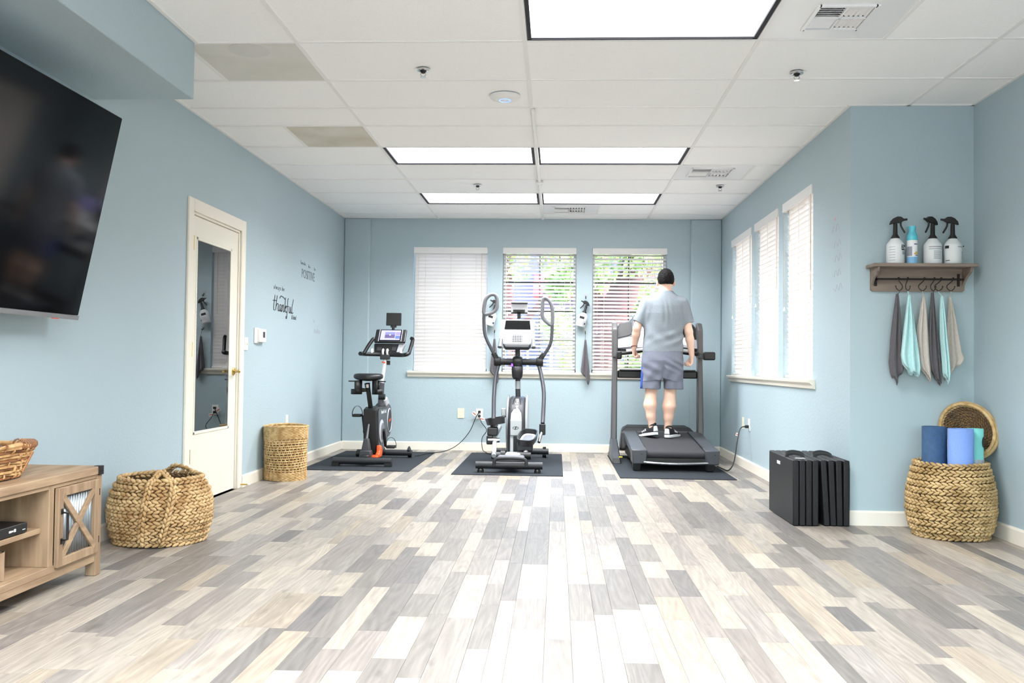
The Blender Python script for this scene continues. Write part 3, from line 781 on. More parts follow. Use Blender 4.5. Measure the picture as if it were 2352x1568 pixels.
m = MB(); m.box((XL+.002, 3.2, 1.4), (XL+.03, 3.8, 1.9))
m.tube([(XL+.03, 3.5, 1.65), tvp(.5, .45, -.03)], .03, 8); m.obox(tvp(.5, .45, -.045), (.03, .5, .4), (0, math.atan2(upv.x, upv.z), 0))
m.build('wall_bracket', M['black'], tv)
MB().hexa(slab(.09, .12, -.004, .001, -.012, -.004)).build('status_light', mat('red_led', (220, 40, 30), .4, emit=.6), tv)

# ------------------------------------------------------------------ console (farmhouse media cabinet)
M['oak'] = mat('weathered_oak', (180, 153, 123), .6, spec=.3, rgb2=(144, 117, 92), vscale=3.2, stretch=(9, 1, 9), bump=.15, bscale=40, detail=8)
M['oak_v'] = mat('weathered_oak_upright', (176, 149, 119), .6, spec=.3, rgb2=(140, 114, 90), vscale=3.2, stretch=(9, 9, 1), bump=.15, bscale=40, detail=8)
M['galv'] = mat('galvanized_steel', (172, 178, 182), .42, metal=.75, rgb2=(146, 152, 156), vscale=9)
con = thing('media_console', (-2.31, 3.42, 0), 'low weathered wood media console with an X door and corrugated metal panel', 'console')
cx0, cx1, cy0, cy1, ctop = -2.49, -2.12, 2.62, 4.222, .505
MB().box((cx0, cy0, .468), (cx1, cy1, ctop)).build('tabletop', M['oak'], con, bevel=.004, seg=2)
for yy in (cy0+.025, cy1-.025):
    for xx in (cx0+.025, cx1-.028):
        MB().box((xx-.024, yy-.024, 0), (xx+.024, yy+.024, .468)).build('leg', M['oak_v'], con, bevel=.003, seg=1)
ZB = .095
MB().box((cx0+.02, cy0+.03, ZB), (cx1-.006, cy1-.03, ZB+.03)).build('bottom_board', M['oak'], con, bevel=.002, seg=1)
MB().box((cx1-.03, cy0+.03, ZB-.03), (cx1-.008, cy1-.03, ZB+.012)).build('front_rail', M['oak'], con, bevel=.002, seg=1)
MB().box((cx1-.03, cy0+.03, .452), (cx1-.008, cy1-.03, .470)).build('top_rail', M['oak'], con)
MB().box((cx0+.012, cy0+.03, ZB), (cx0+.02, cy1-.03, .468)).build('back_panel', M['oak'], con)
for yy in (3.79, 3.05):
    MB().box((cx0+.02, yy-.012, ZB+.03), (cx1-.006, yy+.026, .468)).build('divider', M['oak_v'], con, bevel=.002, seg=1)
for yy in (cy1-.03, cy0+.012):
    MB().box((cx0+.02, yy, ZB), (cx1-.03, yy+.018, .468)).build('side_panel', M['oak_v'], con)
MB().box((cx0+.02, 3.076, .268), (cx1-.04, 3.778, .290)).build('shelf', M['oak'], con, bevel=.002, seg=1)
def xdoor(y0, y1):
    z0, z1 = .112, .450; xx = cx1-.006; fw = .038
    d = MB()
    d.box((xx-.004, y0, z0), (xx+.016, y0+fw, z1)); d.box((xx-.004, y1-fw, z0), (xx+.016, y1, z1))
    d.box((xx-.004, y0+fw, z0), (xx+.016, y1-fw, z0+fw)); d.box((xx-.004, y0+fw, z1-fw), (xx+.016, y1-fw, z1))
    dr = d.build('door', M['oak_v'], con, bevel=.002, seg=1)
    g = MB(); n = 96; a0, a1 = y0+fw-.004, y1-fw+.004
    def fn(u, v):
        yy = a0+(a1-a0)*u
        return (xx-.002+.006*math.sin(u*2*PI*13), yy, z0+fw-.004+(z1-z0-2*fw+.008)*v)
    g.grid(fn, n, 1); g.build('corrugated_panel', M['galv'], dr, smooth=True, angle=80, solid=.0015)
    cyy, czz = (y0+y1)/2, (z0+z1)/2; ln = math.hypot(y1-y0-2*fw, z1-z0-2*fw); an = math.atan2(z1-z0-2*fw, y1-y0-2*fw)
    MB().obox((xx+.009, cyy, czz), (.012, ln+.01, .030), (an, 0, 0)).build('cross_brace', M['oak'], dr, bevel=.0015, seg=1)
    MB().obox((xx+.0112, cyy, czz), (.012, ln+.01, .030), (-an, 0, 0)).build('cross_brace', M['oak'], dr, bevel=.0015, seg=1)
    hy = y0+.024 if y0 > 3.4 else y1-.024
    h = MB(); zc = (z0+z1)/2+.005
    h.box((xx+.015, hy-.008, zc-.075), (xx+.019, hy+.008, zc-.052)); h.box((xx+.015, hy-.008, zc+.052), (xx+.019, hy+.008, zc+.075))
    h.tube([(xx+.018, hy, zc-.06), (xx+.042, hy, zc-.056), (xx+.042, hy, zc+.056), (xx+.018, hy, zc+.06)], .0055, 8)
    h.build('handle', M['dark_metal'], dr)
    for zz in (z0+.06, z1-.06):
        MB().box((xx+.005, (y1 if y0 > 3.4 else y0)-.002, zz-.015), (xx+.017, (y1 if y0 > 3.4 else y0)+.004, zz+.015)).build('hinge', M['dark_metal'], dr)
xdoor(3.826, 4.172); xdoor(2.67, 3.03)
b = MB()
for yy in (cy1, cy0):
    s_ = 1 if yy == cy1 else -1
    b = MB(); b.box((cx1-.001, min(yy, yy-s_*.045), .466), (cx1+.003, max(yy, yy-s_*.045), ctop+.0015)); b.box((cx1-.03, yy-.001, .466), (cx1+.002, yy+.002, ctop+.0015)); b.box((cx1-.03, min(yy, yy-s_*.03), ctop), (cx1+.002, max(yy, yy-s_*.03), ctop+.0016))
    for q in (.012, .032): b.ball((cx1+.003, yy-s_*q, .486), .003, 8, 6)
    b.build('corner_bracket', M['dark_metal'], con)

# things on and in the console
bxr = thing('media_box', (-2.28, 3.46, .2905), 'flat black media box on the shelf of the wooden console', 'media box')
MB().box((-2.42, 3.24, .294), (-2.158, 3.676, .334)).build('case', M['black'], bxr, bevel=.003, seg=1)
for xx in (-2.39, -2.19):
    for yy in (3.27, 3.64): MB().cyl((xx, yy, .2905), (xx, yy, .295), .012, n=10).build('foot', M['rubber'], bxr)
pm = mat('print_white', (225, 225, 225), .5)
mk = MB(); mk.box((-2.1585, 3.548, .309), (-2.1575, 3.566, .317)); mk.box((-2.1585, 3.568, .310), (-2.1575, 3.578, .316)); mk.box((-2.1585, 3.582, .308), (-2.1575, 3.595, .320)); mk.box((-2.1585, 3.64, .307), (-2.1575, 3.66, .310))
mk.build('printed_marks', pm, bxr)
M['bark_log'] = mat('log_bark', (184, 156, 126), .9, rgb2=(120, 94, 72), vscale=9, bump=1.0, bscale=28, stretch=(1,1,.5))
M['log_end'] = mat('log_cut', (196, 166, 128), .8, rgb2=(160, 128, 92), vscale=14)
lg = thing('log_holder', (-2.26, 3.46, .126), 'block of rough bark-covered wood on the bottom shelf of the console', 'log')
def logfn(u, v):
    a = 2*PI*u; r = .088*(1+.07*math.sin(3*a+1)+.05*math.sin(7*a)+.03*math.sin(13*a))
    return (-2.265+r*1.0*math.cos(a), 3.515+r*1.25*math.sin(a), .127+.108*v+.006*math.sin(5*a)*v)
MB().grid(logfn, 40, 6).build('bark', M['bark_log'], lg, smooth=True)
MB().lathe([(.0,.0),(.080,0)], (-2.265, 3.515, .230), 30, sy=1.25, cap=False).build('cut_top', M['log_end'], lg)
MB().lathe([(.0,.0),(.080,0)], (-2.265, 3.515, .1275), 30, sy=1.25, cap=False).build('cut_base', M['log_end'], lg)

# wicker tray basket on the console
M['wick1'] = mat('wicker_light', (216, 178, 124), .5, rgb2=(168, 118, 72), vscale=30)
M['wick2'] = mat('wicker_dark', (158, 106, 64), .5, rgb2=(112, 70, 42), vscale=30)
M['leather'] = mat('leather_band', (190, 132, 84), .55, var=.08, vscale=20)
wb = thing('wicker_tray', (-2.335, 3.555, .506), 'brown wicker tray basket with handle holes on top of the wooden console', 'basket')
WX, WY = -2.335, 3.555
def rrect(hx, hy, z, n=64, r=.05):
    out = []
    for k in range(n):
        a = 2*PI*k/n; c_, s_ = math.cos(a), math.sin(a); e = .32
        out.append(Vector((WX+hx*math.copysign(abs(c_)**e, c_), WY+hy*math.copysign(abs(s_)**e, s_), z)))
    return out
H0, H1 = (.105, .200), (.145, .262)
def wpt(a, t, z0=.510, z1=.640):
    hx = H0[0]+(H1[0]-H0[0])*t; hy = H0[1]+(H1[1]-H0[1])*t; e = .32; c_, s_ = math.cos(a), math.sin(a)
    dip = .0 if abs(s_) > .9 else -.012
    return Vector((WX+hx*math.copysign(abs(c_)**e, c_), WY+hy*math.copysign(abs(s_)**e, s_), z0+(z1-z0)*t))
for r in range(11):
    t_ = .04+.92*r/10
    if 7 <= r <= 8:     # handle gap at both ends
        segs = [(R_(112), R_(248)), (R_(-68), R_(68))]
    else: segs = None
    mm = M['wick1'] if r % 3 else M['wick2']
    def ringpts(a0, a1, n, closed):
        out = []
        for k in range(n):
            a = a0+(a1-a0)*k/(n if closed else n-1); p = wpt(a, t_); cdir = Vector((p.x-WX, p.y-WY, 0)).normalized()
            out.append(p+cdir*(.0085*math.sin(k*PI/2+r*PI)))
        return out
    rw = MB()
    if segs:
        for a0, a1 in segs: rw.tube(ringpts(a0, a1, 52, False), .0060, 6)
    else: rw.tube(ringpts(0, 2*PI, 128, True), .0060, 6, closed=True)
    rw.build('weave_row', mm, wb, smooth=True)
stk = MB()
for k in range(56):
    a = 2*PI*k/56; top_ = .62 if abs(math.sin(a)) > .93 else 1.0
    for da in (-.012, .012): stk.tube([wpt(a+da, t_*top_)+Vector((math.cos(a), math.sin(a), 0))*(.009*math.sin(t_*PI*5+(k % 2)*PI)) for t_ in np.linspace(0, 1, 12)], .0046, 5)
o = stk.build('stakes', M['wick1'], wb, smooth=True); tag(o, kind='stuff')
rim = MB(); rp = [wpt(2*PI*k/160, 1.0)+Vector((0,0,.004+.004*math.sin(k*.9))) for k in range(160)]
rim.tube(rp, [.010+.002*math.sin(k*1.3) for k in range(160)], 8, closed=True); rim.build('rim', M['wick1'], wb, smooth=True)
wrap = MB()
for k in range(110):
    a = 2*PI*k/110; p = wpt(a, 1.0)+Vector((0,0,.004)); q = wpt(a+.03, 1.0)+Vector((0,0,.004)); tdir = (q-p).normalized()
    o_ = Vector((p.x-WX, p.y-WY, 0)).normalized(); u_ = Vector((0,0,1))
    wrap.tube([p+(o_*math.cos(b_)+u_*math.sin(b_))*.0155+tdir*(.004*b_) for b_ in np.linspace(-1.2, 4.0, 7)], .0034, 5)
o = wrap.build('rim_wrapping', M['wick2'], wb, smooth=True); tag(o, kind='stuff')
MB().grid(lambda u, v: wpt(R_(28)+R_(34)*u, .15+.62*v)+Vector((.012, 0.006, 0)), 6, 4).build('leather_band', M['leather'], wb, solid=.003)
MB().box((WX-.10, WY-.19, .507), (WX+.10, WY+.19, .514)).build('base', M['wick2'], wb)
M['navy_cloth'] = mat('navy_cloth', (30, 34, 52), .8, var=.2, vscale=12)
nc = thing('folded_cloth', (WX-.02, WY+.03, .516), 'crumpled dark navy cloth lying inside the wicker tray', 'cloth')
def cl(u, v):
    a = 2*PI*u; t_ = v*PI; r = 1+.12*math.sin(4*a+3*t_)+.08*math.sin(7*a)
    return (WX-.005+.07*math.sin(t_)*math.cos(a)*r, WY+.02+.12*math.sin(t_)*math.sin(a)*r, .578-.056*math.cos(t_)*(1+.1*math.sin(5*a)))
MB().grid(cl, 28, 12).build('cloth_folds', M['navy_cloth'], nc, smooth=True)

# ------------------------------------------------------------------ braided baskets
M['braid'] = mat('braided_hyacinth', (212, 180, 132), .62, spec=.3, rgb2=(162, 124, 80), vscale=14, bump=.35, bscale=90, coord='Object')
M['braid2'] = mat('braided_hyacinth_green', (206, 176, 128), .62, spec=.3, rgb2=(156, 126, 80), vscale=11, bump=.35, bscale=90, coord='Object')
def lump(mb, c, ax, out, L_, W_, T_):
    """plump leaf-shaped strand: axis ax, facing out"""
    ax = ax.normalized(); sd = out.cross(ax).normalized(); ot = ax.cross(sd).normalized() if True else out
    if ot.dot(out) < 0: ot = -ot
    n0 = len(mb.v); V = []; ns = 6
    prof = [(-1, .12), (-.6, .72), (0, 1.0), (.6, .78), (1, .15)]
    for (t, r) in prof:
        for k in range(ns):
            a = 2*PI*k/ns
            V.append(c + ax*(t*L_/2) + sd*(math.cos(a)*r*W_/2) + ot*(math.sin(a)*r*T_/2))
    F = []
    for i in range(len(prof)-1):
        for k in range(ns): F.append((i*ns+k, i*ns+(k+1) % ns, (i+1)*ns+(k+1) % ns, (i+1)*ns+k))
    F.append(tuple(range(ns-1, -1, -1))); F.append(tuple((len(prof)-1)*ns+k for k in range(ns)))
    mb.add(V, F)
def braid(mb, pts, normals, width, pitch, closed=False, rnd=.12):
    """two interlocking rows of lumps along a path (herringbone)"""
    P = [Vector(p) for p in pts]; m = len(P)
    cum = [0.]
    for i in range(1, m+(1 if closed else 0)): cum.append(cum[-1]+(P[i % m]-P[i-1]).length)
    tot = cum[-1]; n = max(3, int(tot/pitch)); idx = 0
    for k in range(n):
        s = (k+.5)*tot/n; i = int(np.searchsorted(cum, s))-1; i = max(0, min(i, m-(1 if closed else 2)))
        f = (s-cum[i])/max(1e-9, cum[i+1]-cum[i]); p = P[i].lerp(P[(i+1) % m], f); t = (P[(i+1) % m]-P[i]).normalized()
        nn = Vector(normals[i]).lerp(Vector(normals[(i+1) % m]), f).normalized(); sd = nn.cross(t).normalized()
        for sg in (-1, 1):
            j = 1+random.uniform(-rnd, rnd)
            c = p + sd*(sg*width*.24) + nn*random.uniform(-.002, .003) + t*(pitch*.25*sg)
            ax = t*.90 + sd*(-sg*.36) + nn*.10*sg
            lump(mb, c, ax, nn, pitch*1.30*j, width*.56*j, width*.72*j)
def braided_basket(t, cx, cy, prof, nrow, width, pitch, m):
    """prof: function h(0..1) -> (r, z)"""
    for r in range(nrow):
        rad, z = prof(r/(nrow-1)); n = 60; P = []; Nn = []
        for k in range(n):
            a = 2*PI*k/n+r*.2; P.append((cx+rad*math.cos(a), cy+rad*math.sin(a), z+.002*math.sin(3*a+r))); Nn.append((math.cos(a), math.sin(a), .0))
        mb = MB(); braid(mb, P, Nn, width, pitch, True); mb.build('braided_coil', m, t, smooth=True, angle=75)
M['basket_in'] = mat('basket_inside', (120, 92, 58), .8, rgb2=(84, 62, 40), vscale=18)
lbx, lby = -2.200, 5.045
lb = thing('braided_basket', (lbx, lby, 0), 'squat round braided basket with two looped handles beside the wooden console', 'basket', 'braided baskets')
def lprof(h): 
    z = .022+.325*h; r = .232+.052*math.sin(PI*min(1, .12+h*.80))-.020*max(0, h-.75)*4*.7
    return r-.012, z
braided_basket(lb, lbx, lby, lprof, 10, .0375, .034, M['braid'])
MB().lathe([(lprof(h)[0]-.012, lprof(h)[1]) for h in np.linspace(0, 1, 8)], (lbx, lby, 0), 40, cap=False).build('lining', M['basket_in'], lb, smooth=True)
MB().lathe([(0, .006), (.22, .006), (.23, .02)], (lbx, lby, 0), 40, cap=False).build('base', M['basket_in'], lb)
def strap(angs, over, w_):
    """braided strap: up the outside at ang0, loop over the rim, down at ang1"""
    P = []; Nn = []
    for h in np.linspace(0, 1, 14):
        r, z = lprof(h); a = angs[0]+(angs[2]-angs[0])*h; P.append((lbx+(r+.022)*math.cos(a), lby+(r+.022)*math.sin(a), z)); Nn.append((math.cos(a), math.sin(a), 0))
    r, z = lprof(1)
    for q in np.linspace(.1, .9, 11):
        a = angs[2]+(angs[3]-angs[2])*q; rr = r+.02-over*math.sin(PI*q); zz = z+.048*math.sin(PI*q)
        P.append((lbx+rr*math.cos(a), lby+rr*math.sin(a), zz)); Nn.append((math.cos(a)*.5, math.sin(a)*.5, .85))
    for h in np.linspace(1, 0, 14):
        r, z = lprof(h); a = angs[1]+(angs[3]-angs[1])*h; P.append((lbx+(r+.022)*math.cos(a), lby+(r+.022)*math.sin(a), z)); Nn.append((math.cos(a), math.sin(a), 0))
    mb = MB(); braid(mb, P, Nn, w_, .028); mb.build('handle', M['braid'], lb, smooth=True, angle=75)
strap((R_(-88), R_(-66), R_(-80), R_(-52)), .10, .036)
strap((R_(92), R_(114), R_(60), R_(110)), .06, .036)

# open-weave tall basket by the left wall
rb_x, rb_y, rbr = -2.312, 7.785, .172
rb = thing('lattice_basket', (rb_x, rb_y, 0), 'tall straw basket with open lattice middle, standing between door and exercise bike', 'basket')
M['straw'] = mat('straw', (218, 188, 138), .65, spec=.25, rgb2=(172, 134, 86), vscale=30)
def rr_(z): return rbr*(1+.05*(z/.455))
def ring(z, rad, tube_r, amp, nw, ph=0):
    n = max(48, nw*4); return [(rb_x+(rad+amp*math.sin(nw*2*PI*k/n+ph))*math.cos(2*PI*k/n), rb_y+(rad+amp*math.sin(nw*2*PI*k/n+ph))*math.sin(2*PI*k/n), z+.004*math.sin(2*2*PI*k/n+z*9)) for k in range(n)]
zz = .006; i = 0
for z in list(np.arange(.006, .075, .0105)) + list(np.arange(.355, .452, .0105)):
    MB().tube(ring(z, rr_(z), .0058, .0035, 26, (i % 2)*PI), .0066, 6, closed=True).build('woven_band', M['straw'], rb, smooth=True); i += 1
for z in np.arange(.088, .348, .0205):
    MB().tube(ring(z, rr_(z), .005, .002, 26, (i % 2)*PI), .0062, 6, closed=True).build('lattice_ring', M['straw'], rb, smooth=True); i += 1
for sg in (-1, 1):
    st_ = MB()
    for k in range(34):
        a0 = 2*PI*k/34; P = [(rb_x+rr_(z)*math.cos(a0+sg*z*2.1), rb_y+rr_(z)*math.sin(a0+sg*z*2.1), z) for z in np.linspace(.004, .45, 12)]
        st_.tube(P, .0045, 5)
    o = st_.build('lattice_stakes', M['straw'], rb, smooth=True); tag(o, kind='stuff')
MB().tube(ring(.456, rr_(.456), .01, .004, 20), .009, 7, closed=True).build('rim', M['straw'], rb, smooth=True)
MB().lathe([(0, .003), (rbr-.006, .003), (rbr-.004, .012)], (rb_x, rb_y, 0), 32, cap=False).build('base', M['straw'], rb)
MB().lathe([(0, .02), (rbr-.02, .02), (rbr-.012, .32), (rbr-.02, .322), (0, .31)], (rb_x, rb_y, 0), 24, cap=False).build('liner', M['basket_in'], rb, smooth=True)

# ------------------------------------------------------------------ left wall fittings
th = thing('thermostat', (XL, 7.59, 1.15), 'small white wall thermostat with a dark display beside the glass door', 'thermostat')
MB().box((XL, 7.475, 1.155), (XL+.012, 7.575, 1.285)).build('backplate', M['white_plastic'], th, bevel=.003, seg=1)
MB().box((XL, 7.53, 1.165), (XL+.034, 7.70, 1.278)).build('body', M['white_plastic'], th, bevel=.006, seg=2)
MB().box((XL+.033, 7.61, 1.205), (XL+.0352, 7.665, 1.255)).build('display', M['dark_grey'], th)
def plate(name, label, cat, y0, y1, z0, z1, m, nsw, X=XL, s=1, group=None):
    t = thing(name, (X, (y0+y1)/2, z0), label, cat, group)
    MB().box((min(X, X+s*.007), y0, z0), (max(X, X+s*.007), y1, z1)).build('plate', m, t, bevel=.002, seg=1)
    return t
sw = plate('light_switch', 'white double light switch plate at the edge of the door frame', 'switch', 7.238, 7.32, 1.093, 1.198, M['white_plastic'], 2)
for yy in (7.262, 7.297): MB().obox((XL+.010, yy, 1.145), (.016, .008, .02), (0, .4, 0)).build('toggle', M['white_plastic'], sw)
ol = plate('wall_outlet', 'white outlet plate on the left wall behind the lattice basket', 'outlet', 8.405, 8.475, .400, .510, M['white_plastic'], 0)
for zz in (.435, .475): MB().box((XL+.006, 8.424, zz-.013), (XL+.009, 8.456, zz+.013)).build('socket', M['cream_plastic'], ol)

# wall lettering
M['decal'] = mat('black_vinyl', (46, 48, 54), .6)
M['decal_grey'] = mat('grey_vinyl', (112, 120, 126), .6)
M['decal_faint'] = mat('faint_vinyl', (172, 176, 188), .6)
RL = Matrix(((0,0,1),(1,0,0),(0,1,0)))      # text x -> +Y, text y -> +Z, faces +X
dc = thing('wall_lettering', (XL, 8.3, 1.41), 'black wall lettering reading always be thankful & kind', 'wall decal')
text_obj('small_words', 'a l w a y s  b e', .056, M['decal'], dc, (XL+.0012, 8.14, 1.667), RL, sx=.95)
text_obj('small_words', '& kind', .060, M['decal'], dc, (XL+.0012, 8.62, 1.425), RL, sx=1.0)
def strokes(parent, S, y0, z0, sy, sz, w_, m, name='script_stroke', X=XL+.0012, axis='y'):
    for st in S:
        P = spline([(0, y0+a*sy, z0+b*sz) for a, b in st], 6)
        mb = MB()
        for i in range(len(P)):
            t = (P[min(i+1, len(P)-1)]-P[max(i-1, 0)]); t = t.normalized() if t.length > 0 else Vector((0,1,0))
            nn = Vector((0, -t.z, t.y)); ww = w_*(.45+.55*abs(t.z))
            mb.v += [tuple(Vector((X, P[i].y, P[i].z))+nn*ww), tuple(Vector((X, P[i].y, P[i].z))-nn*ww)]
            if i: j = 2*i; mb.f.append((j-2, j-1, j+1, j))
        mb.build(name, m, parent, solid=.0008)
TH = [
 [(.0,.62),(.16,.66)], [(.09,1.0),(.05,.4),(.04,.06),(.09,.0)],                                   # t
 [(.19,1.0),(.15,.4),(.13,.0)], [(.14,.25),(.20,.46),(.245,.42),(.235,.15),(.245,.0),(.28,.05)],   # h
 [(.37,.44),(.32,.42),(.295,.2),(.315,.0),(.35,.12),(.375,.44)], [(.375,.44),(.362,.12),(.378,.0),(.41,.06)],   # a
 [(.425,.44),(.415,.0)], [(.418,.22),(.455,.45),(.485,.4),(.478,.12),(.49,.0),(.52,.06)],        # n
 [(.30,.86),(.36,1.02),(.46,.98),(.56,.86)], [(.575,1.0),(.545,.4),(.53,.0)], [(.54,.2),(.60,.44),(.61,.34),(.555,.22),(.60,.0),(.635,.05)],  # k with swash
 [(.72,.98),(.68,.86),(.665,.3),(.645,-.32),(.61,-.42),(.605,-.25)], [(.615,.40),(.73,.44)],       # f
 [(.76,.44),(.745,.12),(.765,.0),(.80,.1),(.835,.44)], [(.835,.44),(.825,.1),(.84,.0),(.865,.08)], # u
 [(.96,1.0),(.90,.5),(.885,.08),(.91,.0),(.95,.08)]]                                               # l
strokes(dc, TH, 7.965, 1.462, .66, .135, .0085, M['decal'])
dc2 = thing('wall_lettering', (XL, 9.1, 1.82), 'grey wall lettering ending in POSITIVE, nearest the back corner', 'wall decal')
text_obj('capital_words', 'POSITIVE', .125, M['decal_grey'], dc2, (XL+.0012, 9.10, 1.872), RL, sx=.98)
SQ = [[(0,.9),(.02,0),(.1,.3),(.16,0),(.22,.5),(.3,0),(.38,.4),(.46,0)], [(.5,.8),(.52,0),(.62,.4),(.66,0)]]
strokes(dc2, [[(a, b) for a, b in s_] for s_ in SQ], 8.83, 1.965, .25, .04, .006, M['decal_grey'])
strokes(dc2, [[(0,.9),(.1,0),(.3,.5),(.5,0),(.7,.4)]], 9.10, 1.955, .1, .035, .006, M['decal_grey'])
strokes(dc2, [[(0,.9),(.1,0),(.4,.5),(.6,0)]], 9.32, 1.950, .09, .035, .006, M['decal_grey'])
dc3 = thing('wall_lettering', (XL, 9.45, 1.29), 'very faint pinkish lettering low on the left wall by the corner', 'wall decal')
strokes(dc3, [[(0,.2),(.1,.9),(.2,.1),(.3,.7),(.42,.1),(.5,1),(.6,.1),(.72,.8),(.8,.1),(1,.6)], [(.4,1.3),(.7,1.5)], [(-.1,2.6),(0,2.1),(.1,2.5)]], 9.35, 1.30, .28, .055, .007, M['decal_faint'])
# faint lettering on the right wall
M['decal_faint2'] = mat('faint_vinyl_right', (178, 184, 194), .6)
dc4 = thing('wall_lettering', (XR, 6.32, 1.45), 'very faint scribbled lettering on the right wall near the shelf corner', 'wall decal')
for q, (yy, zz) in enumerate(((6.34,1.93),(6.30,1.82),(6.28,1.72),(6.30,1.62),(6.27,1.52))):
    strokes(dc4, [[(0,.2),(.2,.9),(.35,.1),(.6,.8),(.75,.1),(1,.5)]], yy-.10, zz, .2, .06, .004, M['decal_faint2'], X=XR-.0012)
MB().ball((XR-.001, 6.33, 2.02), (.001, .012, .012), 10, 6).build('pink_dot', mat('pink_mark', (216, 150, 160), .6), dc4)
# ------------------------------------------------------------------ rubber mats under the machines
def floor_mat(label, x0, x1, y0, y1, sk=0.):
    P = [(x0, y0, .0004), (x1, y0, .0004), (x1+sk, y1, .0004), (x0+sk, y1, .0004)]
    o = MB().prism(P, (0,0,.0075)).build('equipment_mat', M['rubber'], bevel=.002, seg=1)
    return tag(o, label, 'floor mat', 'rubber mats under the machines')
floor_mat('dark rubber mat under the exercise bike', -2.37, -1.355, 8.46, 10.32)
floor_mat('dark rubber mat under the elliptical trainer', -.945, .070, 8.30, 10.34)
floor_mat('dark rubber mat under the treadmill', .578, 1.612, 8.25, 10.30)
MZ = .008
def bez(mb, pts, r, n=10, k=8, **kw): return mb.tube(spline(pts, k), r, n, **kw)
def rot_quad(c, ux, uy, w_, h_): c = Vector(c); ux = Vector(ux); uy = Vector(uy); return [c-ux*w_/2-uy*h_/2, c+ux*w_/2-uy*h_/2, c+ux*w_/2+uy*h_/2, c-ux*w_/2+uy*h_/2]

# ------------------------------------------------------------------ exercise bike
bk = thing('exercise_bike', (-1.85, 9.2, MZ), 'black upright exercise bike with a lit tablet screen and orange foot bracket', 'exercise bike')
M['bike_black'] = mat('bike_black', (19, 19, 21), .42)
M['bike_side'] = mat('bike_side', (70, 72, 78), .4)
M['lightgrey'] = mat('light_grey_plastic', (184, 184, 190), .4)
m = MB(); m.tube([(-2.145,8.78,.06),(-1.575,8.78,.06)], .033, 16); m.build('rear_stabilizer', M['charcoal'], bk, smooth=True)
for xx in (-2.115, -1.605): MB().box((xx-.035, 8.75, MZ), (xx+.035, 8.81, .045)).build('foot_pad', M['black'], bk)
MB().tube([(-2.10,9.66,.058),(-1.515,9.66,.058)], .030, 16).build('front_stabilizer', M['charcoal'], bk, smooth=True)
for xx in (-2.08, -1.545): MB().cyl((xx-.018, 9.70, .042), (xx+.018, 9.70, .042), .034, n=16).build('transport_wheel', M['black'], bk, smooth=True)
MB().lathe([(.022, .085), (.02, .10), (.008, .128), (.0, .13)], (-1.545, 9.65, 0), 14).build('levelling_knob', M['dark_grey'], bk, smooth=True)
MB().box((-1.885, 8.78, .05), (-1.80, 9.66, .115)).build('spine', M['bike_black'], bk, bevel=.012, seg=2)
MB().prism([(-1.905,9.04,.10),(-1.905,9.00,.545),(-1.905,9.10,.565),(-1.905,9.60,.555),(-1.905,9.70,.40),(-1.905,9.62,.20),(-1.905,9.32,.085)], (.135,0,0)).build('drive_shroud', M['bike_black'], bk, bevel=.014, seg=3)
MB().prism([(-1.7685,9.10,.13),(-1.7685,9.06,.52),(-1.7685,9.12,.545),(-1.7685,9.56,.535),(-1.7685,9.64,.40),(-1.7685,9.56,.22),(-1.7685,9.32,.11)], (.006,0,0)).build('side_cover', M['bike_side'], bk, bevel=.002, seg=1)
RXm = Matrix.Rotation(PI/2, 3, 'Y')
m = MB(); m.lathe([(.165,-.07),(.18,-.055),(.18,.055),(.165,.07)], (-1.835, 9.66, .40), 36, RXm); m.build('flywheel_housing', M['bike_side'], bk, smooth=True, angle=35)
MB().lathe([(.118,0),(.118,.008)], (-1.768, 9.66, .40), 32, RXm).build('flywheel_disc', M['charcoal'], bk, smooth=True)
MB().tube([(-1.762, 9.66+.122*math.cos(a), .40+.122*math.sin(a)) for a in np.linspace(0, 2*PI, 36, endpoint=False)], .007, 6, closed=True).build('flywheel_ring', M['lightgrey'], bk, smooth=True)
MB().prism([(-1.759,9.61,.385),(-1.759,9.70,.395),(-1.759,9.72,.42),(-1.759,9.63,.405)], (.003,0,0)).build('red_emblem', mat('red_print', (214, 70, 40), .5), bk)
MB().prism([(-1.86,9.55,.55),(-1.86,9.50,.62),(-1.86,9.60,.655),(-1.86,9.72,.60),(-1.86,9.76,.50)], (.085,0,0)).build('front_guard', M['lightgrey'], bk, bevel=.018, seg=3)
MB().lathe([(.115,0),(.118,.006),(.10,.012)], (-1.7628, 9.22, .315), 32, RXm).build('crank_cover', M['lightgrey'], bk, smooth=True)
MB().lathe([(.085,0),(.085,.004)], (-1.750, 9.22, .315), 32, RXm).build('crank_disc', M['mid_grey'], bk, smooth=True)
def crank(xc, s, ang):
    dy, dz = math.sin(ang), math.cos(ang); p0 = Vector((xc, 9.22, .315)); p1 = p0+Vector((s*.015, dy*.165, dz*.165))
    c = MB(); c.tube([p0, p1], [.017, .013], 8); c.cyl(p0-Vector((s*.02,0,0)), p0+Vector((s*.015,0,0)), .024, n=14); c.build('crank_arm', M['black'], bk, smooth=True)
    q = p1+Vector((s*.055, 0, 0)); pd = MB().obox(q, (.085, .10, .028)).build('pedal', M['black'], bk, bevel=.006, seg=2)
    st = MB(); P = [q+Vector((.052*math.cos(a), .0, .01+.085*math.sin(a))) for a in np.linspace(-.25, PI+.25, 14)]
    st.tube(P, .017, 8, flat=.12, up=(0,0,1)); st.build('pedal_strap', M['black'], pd, smooth=True)
crank(-1.738, 1, R_(165)); crank(-1.93, -1, R_(-15))
